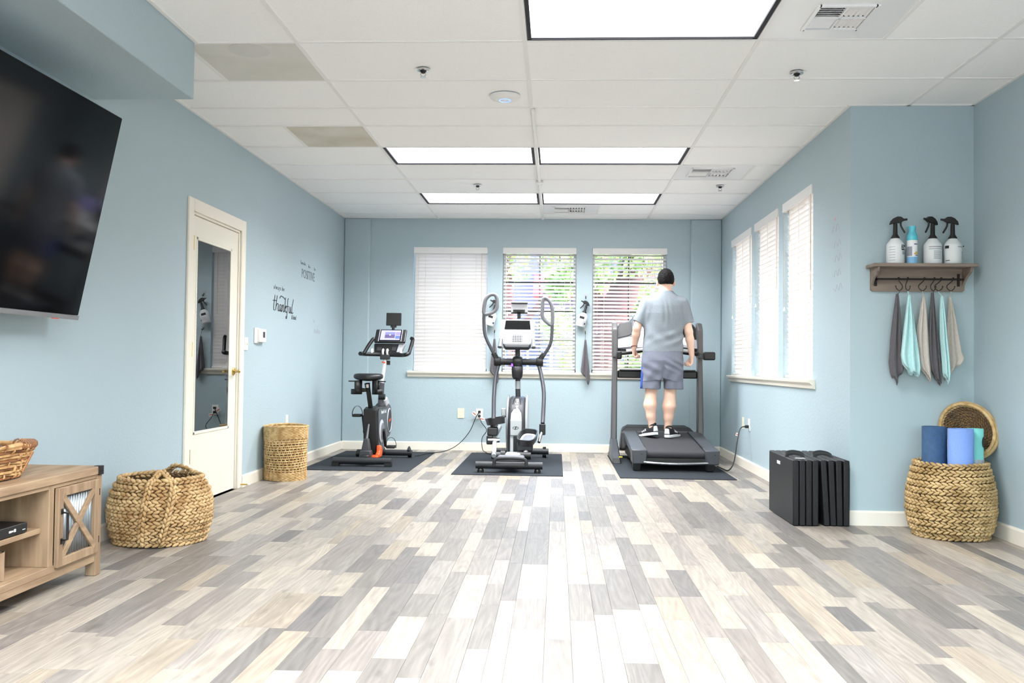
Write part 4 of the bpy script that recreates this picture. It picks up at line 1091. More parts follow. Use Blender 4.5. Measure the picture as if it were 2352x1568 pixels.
g_ = MB(); g_.prism([(-1.765,8.93,.075),(-1.765,9.06,.075),(-1.765,9.09,.13),(-1.765,9.05,.185),(-1.765,9.0,.195),(-1.765,8.985,.13),(-1.765,8.93,.115)], (.045,0,0)); g_.box((-1.80, 8.90, .07), (-1.73, 8.99, .10))
g_.build('orange_bracket', M['orange'], bk, bevel=.012, seg=2)
MB().hexa([(-1.905,8.87,.085),(-1.80,8.87,.085),(-1.80,8.97,.085),(-1.905,8.97,.085),(-1.875,8.90,.265),(-1.825,8.90,.265),(-1.825,8.96,.265),(-1.875,8.96,.265)]).build('motor_cover', M['dark_grey'], bk, bevel=.012, seg=2)
MB().hexa([(-1.915,8.865,.072),(-1.79,8.865,.072),(-1.79,8.98,.072),(-1.915,8.98,.072),(-1.905,8.87,.15),(-1.80,8.87,.15),(-1.80,8.975,.15),(-1.905,8.975,.15)]).build('motor_base', M['dark_grey'], bk, bevel=.01, seg=2)
MB().tube([(-1.85,8.93,.25),(-1.842,8.985,.40)], [.013,.008], 8).build('incline_rod', M['mid_grey'], bk, smooth=True)
MB().cyl((-1.985,9.1,.10), (-1.90,9.1,.10), .032, n=14).build('axle_cap', M['black'], bk, smooth=True)
# seat
m = MB(); m.tube([(-1.845,9.10,.52),(-1.862,9.0,.77)], .024, 12); m.build('seat_post', M['bike_black'], bk, smooth=True)
MB().cyl((-1.862,9.0,.765), (-1.864,8.99,.80), .03, n=12).build('seat_clamp', M['chrome'], bk, smooth=True)
MB().cyl((-1.93,9.0,.735), (-1.875,9.0,.735), .022, .016, n=12).build('seat_knob', M['black'], bk, smooth=True)
def seatfn(u, v):
    a = 2*PI*u; t = v*PI; wy = .5-.5*math.cos(0)
    x = math.sin(t)*math.cos(a); y_ = math.sin(t)*math.sin(a); z = -math.cos(t)
    w_ = .148*(1-.48*max(0, y_)**1.2); return (-1.862+x*w_, 9.03+y_*(.13 if y_ < 0 else .19), .858+(.042 if z > 0 else .036)*math.copysign(abs(z)**.6, z)+.012*abs(x)**2)
MB().grid(seatfn, 32, 16).build('saddle', M['bike_black'], bk, smooth=True, angle=80)
for s in (-1, 1):     # weight holders under the saddle
    cxh = -1.862+s*.105; cyh = 8.97; h = MB(); n = 22
    def fn(u, v, s=s, cxh=cxh):
        a = (R_(80) if s > 0 else R_(-100))+ R_(200)*u; 
        return (cxh+.052*math.cos(a), cyh+.052*math.sin(a), .70+.13*v)
    h.grid(fn, 18, 1)
    lo = MB(); 
    def fn2(u, v, cxh=cxh): a = 2*PI*u; return (cxh+.052*math.cos(a), cyh+.052*math.sin(a), .695+.05*v)
    h.grid(fn2, 24, 1); h.add([(cxh+.052*math.cos(2*PI*k/20), cyh+.052*math.sin(2*PI*k/20), .697) for k in range(20)], [tuple(range(20))])
    h.build('weight_holder', M['black'], bk, smooth=True, solid=.006)
    MB().obox((cxh+s*.045, cyh, .822), (.07, .03, .012)).build('holder_lip', M['black'], bk, bevel=.003, seg=1)
# handlebar post and bars
MB().tube([(-1.82,9.45,.50),(-1.80,9.40,.80)], .030, 14).build('post_sleeve', M['grey_metal'], bk, smooth=True)
MB().tube([(-1.80,9.40,.80),(-1.765,9.42,1.06)], .020, 14).build('handlebar_post', M['white_gloss'], bk, smooth=True)
MB().tube([(-1.785,9.41,1.005),(-1.782,9.41,1.018)], .022, 14).build('red_band', M['orange'], bk, smooth=True)
MB().cyl((-1.83,9.41,.655), (-1.765,9.41,.655), .03, n=14).build('post_knob', M['charcoal'], bk, smooth=True)
MB().cyl((-1.735,9.41,.985), (-1.735,9.41,1.03), .018, n=12).build('adjust_knob', M['black'], bk, smooth=True)
MB().obox((-1.77,9.41,1.065), (.10,.06,.05)).build('clamp', M['dark_grey'], bk, bevel=.008, seg=2)
m = MB(); bez(m, [(-2.005,9.28,1.098),(-1.96,9.36,1.095),(-1.78,9.42,1.092),(-1.60,9.36,1.088),(-1.535,9.30,1.093),(-1.51,9.34,1.11)], .021, 12); m.build('handlebar', M['bike_black'], bk, smooth=True)
for P in ([(-1.512,9.34,1.11),(-1.50,9.38,1.17),(-1.487,9.42,1.25),(-1.50,9.40,1.262)], [(-1.975,9.33,1.10),(-1.945,9.37,1.17),(-1.905,9.42,1.245),(-1.893,9.43,1.25)]):
    m = MB(); bez(m, P, .019, 10); m.build('grip', M['bike_black'], bk, smooth=True)
for xx in (-1.905, -1.79, -1.745, -1.605):
    MB().tube([(xx, 9.40+.02*math.cos(a), 1.118+.026*math.sin(a)) for a in np.linspace(0, 2*PI, 16, endpoint=False)], .011, 8, closed=True).build('bar_clamp', M['white_gloss'], bk, smooth=True)
# console: tray and tilted tablet
MB().hexa([(-1.885,9.40,1.10),(-1.615,9.40,1.10),(-1.615,9.52,1.10),(-1.885,9.52,1.10),(-1.895,9.44,1.205),(-1.58,9.44,1.205),(-1.58,9.56,1.205),(-1.895,9.56,1.205)]).build('console_base', M['bike_black'], bk, bevel=.01, seg=2)
MB().hexa([(-1.655,9.395,1.115),(-1.61,9.395,1.115),(-1.61,9.46,1.115),(-1.655,9.46,1.115),(-1.635,9.435,1.20),(-1.575,9.435,1.20),(-1.575,9.50,1.20),(-1.635,9.50,1.20)]).build('side_trim', M['lightgrey'], bk, bevel=.006, seg=2)
for x0 in (-1.855, -1.70): MB().obox((x0+.02,9.415,1.15), (.045,.004,.04), (R_(-22),0,0)).build('speaker', M['dark_grey'], bk)
tilt_u = Vector((0, math.sin(R_(42)), math.cos(R_(42)))); tn = Vector((0, -math.cos(R_(42)), math.sin(R_(42)))); tc = Vector((-1.728, 9.47, 1.292))
def plate3(c, w_, h_, d_, ux=Vector((1,0,0)), uy=tilt_u, nn=tn):
    q = rot_quad(c, ux, uy, w_, h_); return MB().hexa([q[0]-nn*d_, q[1]-nn*d_, q[1], q[0], q[3]-nn*d_, q[2]-nn*d_, q[2], q[3]])
plate3(tc, .325, .185, .03).build('console_frame', M['bike_black'], bk, bevel=.012, seg=3)
for s in (-1, 1): plate3(tc+Vector((s*.118,0,0))+tn*.002, .006, .165, .004).build('frame_trim', M['lightgrey'], bk)
plate3(tc+tn*.004, .225, .158, .006).build('tablet', M['black_gloss'], bk, bevel=.003, seg=1)
def screen_mat():
    m = bpy.data.materials.new('lit_screen'); m.use_nodes = True; N = m.node_tree.nodes; L = m.node_tree.links; b = N['Principled BSDF']
    b.inputs['Base Color'].default_value = (.02,.02,.03,1); b.inputs['Emission Color'].default_value = lin((205, 205, 255))+(1,); b.inputs['Emission Strength'].default_value = 1.0
    return m
M['screen_lit'] = screen_mat()
scr = plate3(tc+tn*.0052, .205, .138, .001).build('screen', M['screen_lit'], bk)
def pic(dx, dy, w_, h_, rgb, e=1.0, name='screen_picture'):
    plate3(tc+tn*.0062+Vector((dx,0,0))+tilt_u*dy, w_, h_, .0008).build(name, mat('scr', rgb, .4, emit=e), scr)
pic(-.005, .0, .105, .085, (96, 96, 160)); pic(.078, .022, .048, .042, (110, 96, 170)); pic(.078, -.030, .048, .042, (70, 84, 150))
plate3(tc+tn*.0068+Vector((-.005,0,0))-tilt_u*.018, .104, .045, .0005).build('screen_picture', mat('scr2', (72, 62, 96), .4, emit=1.0), scr)
MB().ball(tc+tn*.0068+Vector((-.005,0,.0)), .008, 10, 6).build('screen_icon', mat('scr3', (235,235,255), .4, emit=1.0), scr)
m = MB(); m.tube([(-1.715,9.54,1.35),(-1.712,9.55,1.40)], .016, 10); m.obox((-1.712,9.55,1.388), (.06,.03,.02)); m.build('holder_stem', M['black'], bk)
MB().obox((-1.712,9.56,1.465), (.158,.018,.135), (R_(-8),0,R_(4))).build('phone_holder', M['black'], bk, bevel=.004, seg=1)
RX90 = Matrix(((0,0,1),(1,0,0),(0,1,0)))
text_obj('lettering', 'NordicTrack', .052, M['white_gloss'], bk, (-1.7618, 9.34, .505), RX90, sx=1.0)

# ------------------------------------------------------------------ elliptical trainer
el = thing('elliptical_trainer', (-.42, 9.2, MZ), 'grey and silver elliptical trainer with tall moving arms in front of the middle window', 'elliptical')
M['tube_grey'] = mat('elliptical_tube', (80, 81, 87), .4, metal=.25)
M['el_silver'] = mat('elliptical_silver', (196, 198, 202), .35)
MB().tube([(-.735,8.47,.075),(-.118,8.47,.075)], .034, 18).build('rear_stabilizer', M['charcoal'], el, smooth=True)
for xx in (-.69, -.165): MB().lathe([(.03,MZ),(.03,.03),(.02,.045)], (xx, 8.47, 0), 14).build('levelling_foot', M['black'], el)
MB().tube([(-.66,9.88,.075),(-.075,9.88,.075)], .032, 18).build('front_stabilizer', M['charcoal'], el, smooth=True)
for xx in (-.62, -.12): MB().cyl((xx-.02, 9.90, .045), (xx+.02, 9.90, .045), .036, n=14).build('transport_wheel', M['black'], el, smooth=True)
MB().lathe([(.02,.10),(.016,.125)], (-.12, 9.88, 0), 12).build('cap', M['charcoal'], el)
MB().box((-.475, 8.46, .055), (-.345, 9.88, .105)).build('base_rail', M['charcoal'], el, bevel=.012, seg=2)
m = MB(); bez(m, [(-.565,8.44,.07),(-.555,8.44,.125),(-.50,8.44,.142),(-.33,8.44,.142),(-.275,8.44,.125),(-.265,8.44,.07)], .016, 10); m.build('lift_handle', M['charcoal'], el, smooth=True)
MB().box((-.54, 8.50, .10), (-.29, 8.66, .155)).build('rear_cover', M['mid_grey'], el, bevel=.02, seg=3)
MB().box((-.48, 8.64, .105), (-.33, 8.86, .165)).build('track_cover', M['silver'], el, bevel=.02, seg=3)
# drive tower
MB().prism([(-.475,9.10,.06),(-.475,9.12,.45),(-.475,9.20,.58),(-.475,9.34,.67),(-.475,9.48,.68),(-.475,9.66,.58),(-.475,9.76,.42),(-.475,9.76,.20),(-.475,9.66,.06)], (.165,0,0)).build('drive_housing', M['dark_grey'], el, bevel=.035, seg=4)
for s, xx in ((-1, -.485), (1, -.302)):
    MB().lathe([(.30,-.008),(.315,0),(.30,.012),(.27,.016)], (xx, 9.46, .385), 40, Matrix.Rotation(s*PI/2, 3, 'Y')).build('side_disc', M['el_silver'], el, smooth=True)
MB().prism([(-.452,9.088,.07),(-.338,9.088,.07),(-.338,9.104,.44),(-.345,9.125,.52),(-.37,9.155,.56),(-.42,9.155,.56),(-.445,9.125,.52),(-.452,9.104,.44)], (0,.02,0)).build('rear_panel', M['el_silver'], el, bevel=.008, seg=2)
MB().box((-.4525, 9.082, .30), (-.3375, 9.10, .455)).build('front_plate', M['silver'], el, bevel=.006, seg=2)
MB().box((-.418, 9.080, .075), (-.375, 9.095, .295)).build('slot', M['black'], el)
MB().prism([(-.45,9.13,.50),(-.34,9.13,.50),(-.345,9.22,.60),(-.37,9.30,.675),(-.42,9.30,.675),(-.445,9.22,.60)], (0,.08,0.0)).build('top_cover', M['charcoal'], el, bevel=.02, seg=3)
lm = MB(); lm.tube([(-.397+.028*math.cos(a), 9.080, .377+.012*math.sin(a)) for a in np.linspace(0, 2*PI, 24, endpoint=False)], .0024, 5, closed=True); lm.obox((-.397, 9.080, .377), (.009,.003,.036), (0, R_(20), 0)); lm.build('emblem', M['black'], el)
lt = R_(90)
text_obj('lettering', 'NordicTrack', .048, M['white_gloss'], el, (-.388, 9.140, .60), Matrix(((0,-1,0),(.62,0,-.78),(.78,0,.62))) , sx=.62)
# mast, hub, bars
MB().tube([(-.392,9.46,.66),(-.397,9.46,.82)], .026, 14).build('mast_foot', M['dark_grey'], el, smooth=True)
MB().tube([(-.394,9.458,.755),(-.396,9.456,.835)], .0275, 14).build('mast_sleeve', M['silver'], el, smooth=True)
MB().tube([(-.396,9.46,.82),(-.403,9.47,1.19)], .026, 14).build('mast', M['dark_grey'], el, smooth=True)
MB().tube([(-.60,9.46,1.032),(-.185,9.46,1.032)], .034, 14).build('pivot_axle', M['black'], el, smooth=True)
MB().lathe([(.05,-.05),(.062,-.03),(.062,.03),(.05,.05)], (-.40,9.455,1.03), 20, RXm).build('hub', M['black'], el, smooth=True)
for xx in (-.607, -.172): MB().lathe([(.045,-.035),(.05,-.02),(.05,.02),(.045,.035)], (xx,9.46,1.035), 18, RXm).build('pivot_cap', M['black'], el, smooth=True)
m = MB(); m.lathe([(.035,.855),(.05,.88),(.056,.93),(.056,.985)], (-.40, 9.39, 0), 24, cap=False); m.add([(-.40+.036*math.cos(2*PI*k/16), 9.39+.036*math.sin(2*PI*k/16), .858) for k in range(16)], [tuple(range(16))]); m.build('bottle_holder', M['charcoal'], el, smooth=True, solid=.005)
MB().lathe([(.046,.90),(.048,.975),(.03,.985)], (-.40, 9.39, 0), 20).build('holder_liner', M['white_gloss'], el, smooth=True)
def arm(s, name_pts, loop, yo, mt):
    m = MB(); bez(m, name_pts, .017, 12); m.build('upper_arm', mt, el, smooth=True)
    m = MB(); m.tube(spline(loop, 5, True), .019, 12, closed=True); m.build('hand_grip', M['mid_grey'], el, smooth=True)
arm(-1, [(-.60,9.46,1.05),(-.66,9.43,1.14),(-.735,9.42,1.30),(-.752,9.42,1.44),(-.750,9.42,1.53)],
    [(-.752,9.42,1.53),(-.745,9.42,1.64),(-.715,9.42,1.70),(-.665,9.42,1.725),(-.622,9.42,1.70),(-.618,9.42,1.60),(-.645,9.42,1.55),(-.70,9.42,1.525)], 0, M['tube_grey'])
arm(1, [(-.175,9.46,1.05),(-.12,9.43,1.12),(-.065,9.41,1.22),(-.05,9.41,1.33),(-.048,9.41,1.43)],
    [(-.050,9.41,1.42),(-.046,9.41,1.55),(-.066,9.41,1.64),(-.115,9.41,1.69),(-.145,9.41,1.67),(-.15,9.41,1.58),(-.148,9.41,1.50),(-.105,9.41,1.445)], 0, M['tube_grey'])
for xx, yy, zz in ((-.632,9.445,1.09), (-.150,9.445,1.088)): 
    MB().obox((xx,yy,zz), (.05,.05,.085), (0, R_(-32) if xx < -.4 else R_(32), 0)).build('arm_socket', M['black'], el, bevel=.01, seg=2)
m = MB(); bez(m, [(-.60,9.46,1.0),(-.625,9.42,.86),(-.633,9.35,.68),(-.630,9.28,.50),(-.628,9.25,.44)], .021, 12); m.build('lower_arm', M['tube_grey'], el, smooth=True)
m = MB(); bez(m, [(-.18,9.46,1.0),(-.15,9.40,.88),(-.125,9.33,.72),(-.128,9.25,.52),(-.132,9.20,.42)], .021, 12); m.build('lower_arm', M['tube_grey'], el, smooth=True)
MB().obox((-.134,9.185,.36), (.062,.06,.11)).build('link_bracket', M['black'], el, bevel=.008, seg=2)
MB().tube([(-.14,9.17,.33),(-.165,9.08,.24)], .016, 10).build('link', M['chrome'], el, smooth=True)
MB().obox((-.628,9.24,.40), (.06,.06,.10)).build('link_bracket', M['black'], el, bevel=.008, seg=2)
def pedal(cx, cy, cz, pitch_, yaw_, rl):
    Rm = Euler((pitch_, rl, yaw_)).to_matrix(); t = []
    def P(x, y, z): return Vector((cx, cy, cz)) + Rm @ Vector((x, y, z))
    ring_ = []
    for k in range(36):
        a = 2*PI*k/36; c_, s_ = math.cos(a), math.sin(a); ring_.append((.092*math.copysign(abs(c_)**.55, c_), .185*math.copysign(abs(s_)**.7, s_)))
    mb = MB(); n = 36
    V = [P(x*.9, y*.95, -.03) for x, y in ring_]+[P(x*1.0, y, .035) for x, y in ring_]+[P(x*.86, y*.93, .035) for x, y in ring_]+[P(x*.8, y*.9, -.012) for x, y in ring_]
    F = [tuple(range(n-1,-1,-1))]
    for L_ in range(3):
        for k in range(n): F.append((L_*n+k, L_*n+(k+1) % n, (L_+1)*n+(k+1) % n, (L_+1)*n+k))
    F.append(tuple(3*n+k for k in range(n)))
    mb.add(V, F); pd = mb.build('pedal', M['charcoal'], el, smooth=True, angle=35)
    i_ = MB(); i_.add([P(x*.74, y*.84, -.008) for x, y in ring_], [tuple(range(n))]); i_.build('tread', M['lightgrey'], pd)
    i_ = MB(); i_.add([P(x*.5, y*.6, -.0065) for x, y in ring_], [tuple(range(n))]); i_.build('grip_insert', M['mid_grey'], pd)
    return P
pedal(-.600, 9.12, .440, R_(-3), R_(12), R_(-9)); pedal(-.275, 8.98, .290, R_(14), R_(-8), R_(3))
for (a, b_, c_) in (((-.60,9.16,.40), (-.61,9.0,.30), (-.60,8.78,.14)),):
    MB().tube([a, b_], .022, 12).build('pedal_arm', M['el_silver'], el, smooth=True)
MB().tube([(-.575,9.45,.36),(-.60,9.05,.29),(-.585,8.72,.135)], .022, 12).build('swing_tube', M['el_silver'], el, smooth=True)
MB().obox((-.62,9.02,.345), (.10,.12,.08)).build('pedal_bracket', M['charcoal'], el, bevel=.012, seg=2)
MB().cyl((-.66,8.95,.265), (-.545,8.95,.265), .022, n=12).build('pivot_pin', M['chrome'], el, smooth=True)
MB().obox((-.645,8.97,.265), (.06,.07,.085)).build('pivot_block', M['black'], el, bevel=.01, seg=2)
MB().cyl((-.61,8.76,.135), (-.52,8.76,.135), .035, n=16).build('roller', M['dark_grey'], el, smooth=True)
MB().cyl((-.522,8.76,.14), (-.48,8.76,.14), .046, n=16).build('roller_wheel', M['black'], el, smooth=True)
MB().tube([(-.265,9.45,.32),(-.265,9.02,.20),(-.30,8.76,.135)], .022, 12).build('swing_tube', M['el_silver'], el, smooth=True)
MB().obox((-.30,8.93,.205), (.16,.14,.08)).build('pedal_bracket', M['charcoal'], el, bevel=.014, seg=2)
MB().cyl((-.365,8.78,.135), (-.235,8.78,.135), .036, n=16).build('roller', M['black'], el, smooth=True)
MB().cyl((-.52,9.36,.50), (-.44,9.36,.50), .035, n=14).build('crank_hub', M['chrome'], el, smooth=True)
MB().obox((-.53,9.34,.52), (.05,.05,.08)).build('crank_end', M['silver'], el, bevel=.008, seg=2)
# console
tU = Vector((0, math.sin(R_(28)), math.cos(R_(28)))); tN = Vector((0, -math.cos(R_(28)), math.sin(R_(28)))); cc = Vector((-.405, 9.42, 1.322))
def pl(dx, dy, w_, h_, d_, off=0): return plate3(cc+Vector((dx,0,0))+tU*dy+tN*off, w_, h_, d_, Vector((1,0,0)), tU, tN)
def shaped(poly, d_, off=0):
    return MB().prism([cc+Vector((a,0,0))+tU*b_+tN*(off-d_) for a, b_ in poly], tN*d_)
shaped([(-.125,-.155),(.125,-.155),(.15,-.11),(.182,.15),(.165,.175),(-.165,.175),(-.182,.15),(-.15,-.11)], .05).build('console', M['el_silver'], el, bevel=.014, seg=3)
shaped([(-.12,-.165),(.12,-.165),(.148,-.12),(-.148,-.12)], .06, .004).build('console_lip', M['dark_grey'], el, bevel=.01, seg=2)
shaped([(-.135,.05),(.135,.05),(.125,.155),(-.125,.155)], .004, .004).build('display', M['black_gloss'], el)
shaped([(-.13,-.115),(.13,-.115),(.135,.04),(-.135,.04)], .006, .006).build('tray', M['white_gloss'], el, bevel=.004, seg=1)
pl(-.0, -.06, .108, .082, .004, .009).build('fan_grille', M['dark_grey'], el)
for q in range(6): pl(-.045+.018*q, -.06, .0045, .084, .003, .012).build('grille_bar', M['silver'], el)
for q in range(4): pl(0, -.09+.02*q, .108, .004, .003, .012).build('grille_bar', M['silver'], el)
for s in (-1, 1):
    m = MB(); m.tube([cc+Vector((s*.155,0,0))+tU*.07+tN*.02, cc+Vector((s*.165,0,0))-tU*.08+tN*.03], .019, 12); m.build('pulse_grip', M['white_gloss'], el, smooth=True)
    m = MB(); m.tube([cc+Vector((s*.165,0,0))-tU*.07+tN*.03, cc+Vector((s*.172,0,0))-tU*.185+tN*.04], [.017,.023], 12); m.build('grip_end', M['mid_grey'], el, smooth=True)
m = MB(); m.obox((-.395,9.53,1.518), (.035,.02,.075)); m.box((-.455,9.50,1.555), (-.335,9.55,1.575)); m.build('holder_stem', M['black'], el)
MB().obox((-.392,9.54,1.592), (.172,.012,.088)).build('phone_back', M['lightgrey'], el, bevel=.003, seg=1)
for dz in (-.052, .052): MB().obox((-.392,9.535,1.592+dz), (.172,.03,.014)).build('phone_holder', M['black'], el, bevel=.002, seg=1)
M['purple_led'] = mat('purple_led', (120, 70, 255), .4, emit=2.0)
MB().obox((-.455, 9.412, 1.0), (.018, .006, .03)).build('status_light', M['purple_led'], el)

# ------------------------------------------------------------------ treadmill
tm = thing('treadmill', (1.1, 9.4, MZ), 'grey and black treadmill under the standing man, facing the right back window', 'treadmill')
M['tm_grey'] = mat('treadmill_grey', (66, 68, 74), .42)
M['tm_frame'] = mat('treadmill_frame', (92, 90, 91), .4, metal=.2)
M['belt'] = mat('treadmill_belt', (48, 47, 52), .8, var=.12, vscale=120, bump=.3, bscale=300)
def dz_(y): return .195+.0864*(y-8.8)
def deck(x0, x1, y0, y1, top, bot):
    return MB().hexa([(x0,y0,dz_(y0)+bot),(x1,y0,dz_(y0)+bot),(x1,y1,dz_(y1)+bot),(x0,y1,dz_(y1)+bot),(x0,y0,dz_(y0)+top),(x1,y0,dz_(y0)+top),(x1,y1,dz_(y1)+top),(x0,y1,dz_(y1)+top)])
deck(.868, 1.412, 8.83, 9.96, 0, -.03).build('running_belt', M['belt'], tm)
MB().cyl((.868, 8.83, dz_(8.83)-.036), (1.412, 8.83, dz_(8.83)-.036), .036, n=24).build('rear_roller', M['belt'], tm, smooth=True)
deck(.73, .866, 8.80, 9.97, .010, -.062).build('side_rail', M['tm_grey'], tm, bevel=.008, seg=2)
deck(1.414, 1.55, 8.80, 9.97, .010, -.062).build('side_rail', M['tm_grey'], tm, bevel=.008, seg=2)
deck(.86, .868, 8.88, 9.95, .013, .0).build('rail_edge', M['black'], tm); deck(1.412, 1.420, 8.88, 9.95, .013, .0).build('rail_edge', M['black'], tm)
for x0, x1 in ((.722, .868), (1.412, 1.55)):
    MB().hexa([(x0+.01,8.755,.075),(x1-.01,8.755,.075),(x1,8.92,.09),(x0,8.92,.09),(x0,8.75,.212),(x1,8.75,.212),(x1,8.92,.225),(x0,8.92,.225)]).build('rear_cap', M['tm_grey'], tm, bevel=.01, seg=2)
    MB().cyl(((x0+x1)/2+.02, 8.745, .172), ((x0+x1)/2+.02, 8.76, .172), .006, n=8).build('cap_screw', M['black'], tm)
MB().box((.74, 8.80, .09), (1.53, 8.90, .13)).build('rear_crossmember', M['black'], tm)
m = MB(); bez(m, [(.835,8.77,.098),(.87,8.735,.094),(1.14,8.725,.086),(1.40,8.735,.094),(1.435,8.77,.098)], .013, 10); m.build('lift_bar', M['chrome'], tm, smooth=True)
for xx in (.775, 1.465): MB().hexa([(xx-.035,8.79,MZ),(xx+.035,8.79,MZ),(xx+.035,8.90,MZ),(xx-.035,8.90,MZ),(xx-.04,8.78,.10),(xx+.04,8.78,.10),(xx+.04,8.95,.11),(xx-.04,8.95,.11)]).build('rear_foot', M['black'], tm, bevel=.008, seg=1)
for xx in (.75, 1.49): MB().box((xx, 8.9, .07), (xx+.04, 10.0, .15)).build('frame_rail', M['black'], tm)
MB().hexa([(.69,9.95,.10),(1.51,9.95,.10),(1.51,10.28,.06),(.69,10.28,.06),(.705,9.955,.300),(1.50,9.955,.300),(1.46,10.27,.335),(.73,10.27,.335)]).build('motor_hood', M['tm_frame'], tm, bevel=.03, seg=4)
MB().hexa([(.70,9.985,.29),(1.50,9.985,.29),(1.47,10.26,.325),(.73,10.26,.325),(.76,10.04,.345),(1.45,10.04,.345),(1.42,10.24,.358),(.79,10.24,.358)]).build('hood_top', M['charcoal'], tm, bevel=.015, seg=3)
# uprights with feet
for s, xa, xb in ((-1, .622, .628), (1, 1.545, 1.535)):
    MB().hexa([(xa-.042,9.40,MZ),(xa+.052,9.40,MZ),(xa+.052,10.32,MZ),(xa-.042,10.32,MZ),(xa-.035,9.48,.055),(xa+.045,9.48,.055),(xa+.045,10.28,.055),(xa-.035,10.28,.055)]).build('base_foot', M['black'], tm, bevel=.012, seg=2)
    MB().hexa([(xa-.045,9.42,.02),(xa+.05,9.42,.02),(xa+.05,10.10,.02),(xa-.045,10.10,.02),(xa-.034,9.86,.225),(xa+.034,9.86,.225),(xa+.034,10.03,.225),(xa-.034,10.03,.225)]).build('foot_cover', M['tm_grey'], tm, bevel=.014, seg=2)
    MB().hexa([(xa-.032,9.88,.18),(xa+.032,9.88,.18),(xa+.032,10.00,.18),(xa-.032,10.00,.18),(xb-.027,9.90,1.12),(xb+.027,9.90,1.12),(xb+.027,10.00,1.12),(xb-.027,10.00,1.12)]).build('upright', M['tm_frame'], tm, bevel=.012, seg=2)
MB().obox((.665, 9.43, .075), (.035, .006, .012)).build('yellow_label', mat('yellow_sticker', (232, 214, 60), .5), tm)
MB().box((.66, 9.93, .875), (1.51, 9.99, .955)).build('cross_bar', M['black'], tm, bevel=.012, seg=2)
MB().box((.68, 9.915, .952), (1.49, 9.99, .968)).build('cross_bar_tray', M['charcoal'], tm, bevel=.004, seg=1)
# console
MB().prism([(.598,9.88,1.09),(.598,9.90,1.40),(.598,9.97,1.47),(.598,10.06,1.48),(.598,10.06,1.30),(.598,10.02,1.09)], (.06,0,0)).build('console_arm', M['tm_frame'], tm, bevel=.015, seg=3)
MB().prism([(1.505,9.88,1.09),(1.505,9.90,1.40),(1.505,9.97,1.47),(1.505,10.06,1.48),(1.505,10.06,1.30),(1.505,10.02,1.09)], (.06,0,0)).build('console_arm', M['tm_frame'], tm, bevel=.015, seg=3)
cU = Vector((0, .45, .893)); cN = Vector((0, -.893, .45)); c0 = Vector((1.082, 9.98, 1.30))
def sh(poly, d_, off=0): return MB().prism([c0+Vector((a,0,0))+cU*b_+cN*(off-d_) for a, b_ in poly], cN*d_)
sh([(-.45,-.13),(.45,-.13),(.45,.10),(.40,.19),(.28,.225),(.24,.30),(-.24,.30),(-.28,.225),(-.40,.19),(-.45,.10)], .06).build('console_shell', M['tm_grey'], tm, bevel=.015, seg=3)
for s in (-1, 1):
    sh([(s*.435,.0),(s*.435,.10),(s*.39,.175),(s*.27,.205),(s*.265,.06),(s*.30,.035)][::s], .006, .006).build('speaker_panel', M['black'], tm, bevel=.003, seg=1)
    sh([(s*.43,-.12),(s*.43,-.015),(s*.30,.02),(s*.255,.02),(s*.255,-.10)][::s], .006, .006).build('side_pad', M['lightgrey'], tm, bevel=.003, seg=1)
    sh([(s*.385,-.10),(s*.395,-.02),(s*.26,.02),(s*.255,-.07)][::s], .006, .010).build('cup_tray', M['white_gloss'], tm, bevel=.012, seg=2)
sh([(-.245,-.11),(.245,-.11),(.245,.28),(-.245,.28)], .008, .008).build('center_panel', M['lightgrey'], tm, bevel=.006, seg=2)
sh([(-.24,.10),(-.20,.10),(-.20,.275),(-.24,.275)], .012, .012).build('screen_edge', M['charcoal'], tm); sh([(.20,.10),(.24,.10),(.24,.275),(.20,.275)], .012, .012).build('screen_edge', M['charcoal'], tm)
M['tm_screen'] = mat('treadmill_screen', (150, 146, 210), .3, emit=.8)
sh([(-.20,.10),(.20,.10),(.20,.27),(-.20,.27)], .012, .012).build('screen', M['tm_screen'], tm)
sh([(-.22,-.09),(.22,-.09),(.22,.08),(-.22,.08)], .010, .012).build('key_panel', M['white_gloss'], tm, bevel=.004, seg=1)
# hand rails
for s, xx in ((-1, .655), (1, 1.515)):
    m = MB(); bez(m, [(xx,9.95,1.13),(xx,9.80,1.12),(xx+(-s)*.0,9.58,1.105)], .024, 12); m.build('hand_rail', M['charcoal'], tm, smooth=True)
    MB().obox((xx+(.065 if s > 0 else -.005),9.60,1.115), (.12 if s > 0 else .055,.09,.085)).build('rail_end', M['black'], tm, bevel=.016, seg=3)
m = MB(); bez(m, [(.66,9.85,1.135),(.80,9.83,1.15),(1.085,9.82,1.19),(1.37,9.83,1.15),(1.51,9.85,1.135)], .020, 12); m.build('front_bar', M['black'], tm, smooth=True)
for x0, x1 in ((.74, .93), (1.24, 1.43)): 
    m = MB(); m.tube([(x0, 9.806, 1.165+.0), (x1, 9.80, 1.185)] if x0 < 1 else [(x0, 9.80, 1.185), (x1, 9.806, 1.165)], .016, 10); m.build('pulse_bar', M['white_gloss'], tm, smooth=True)

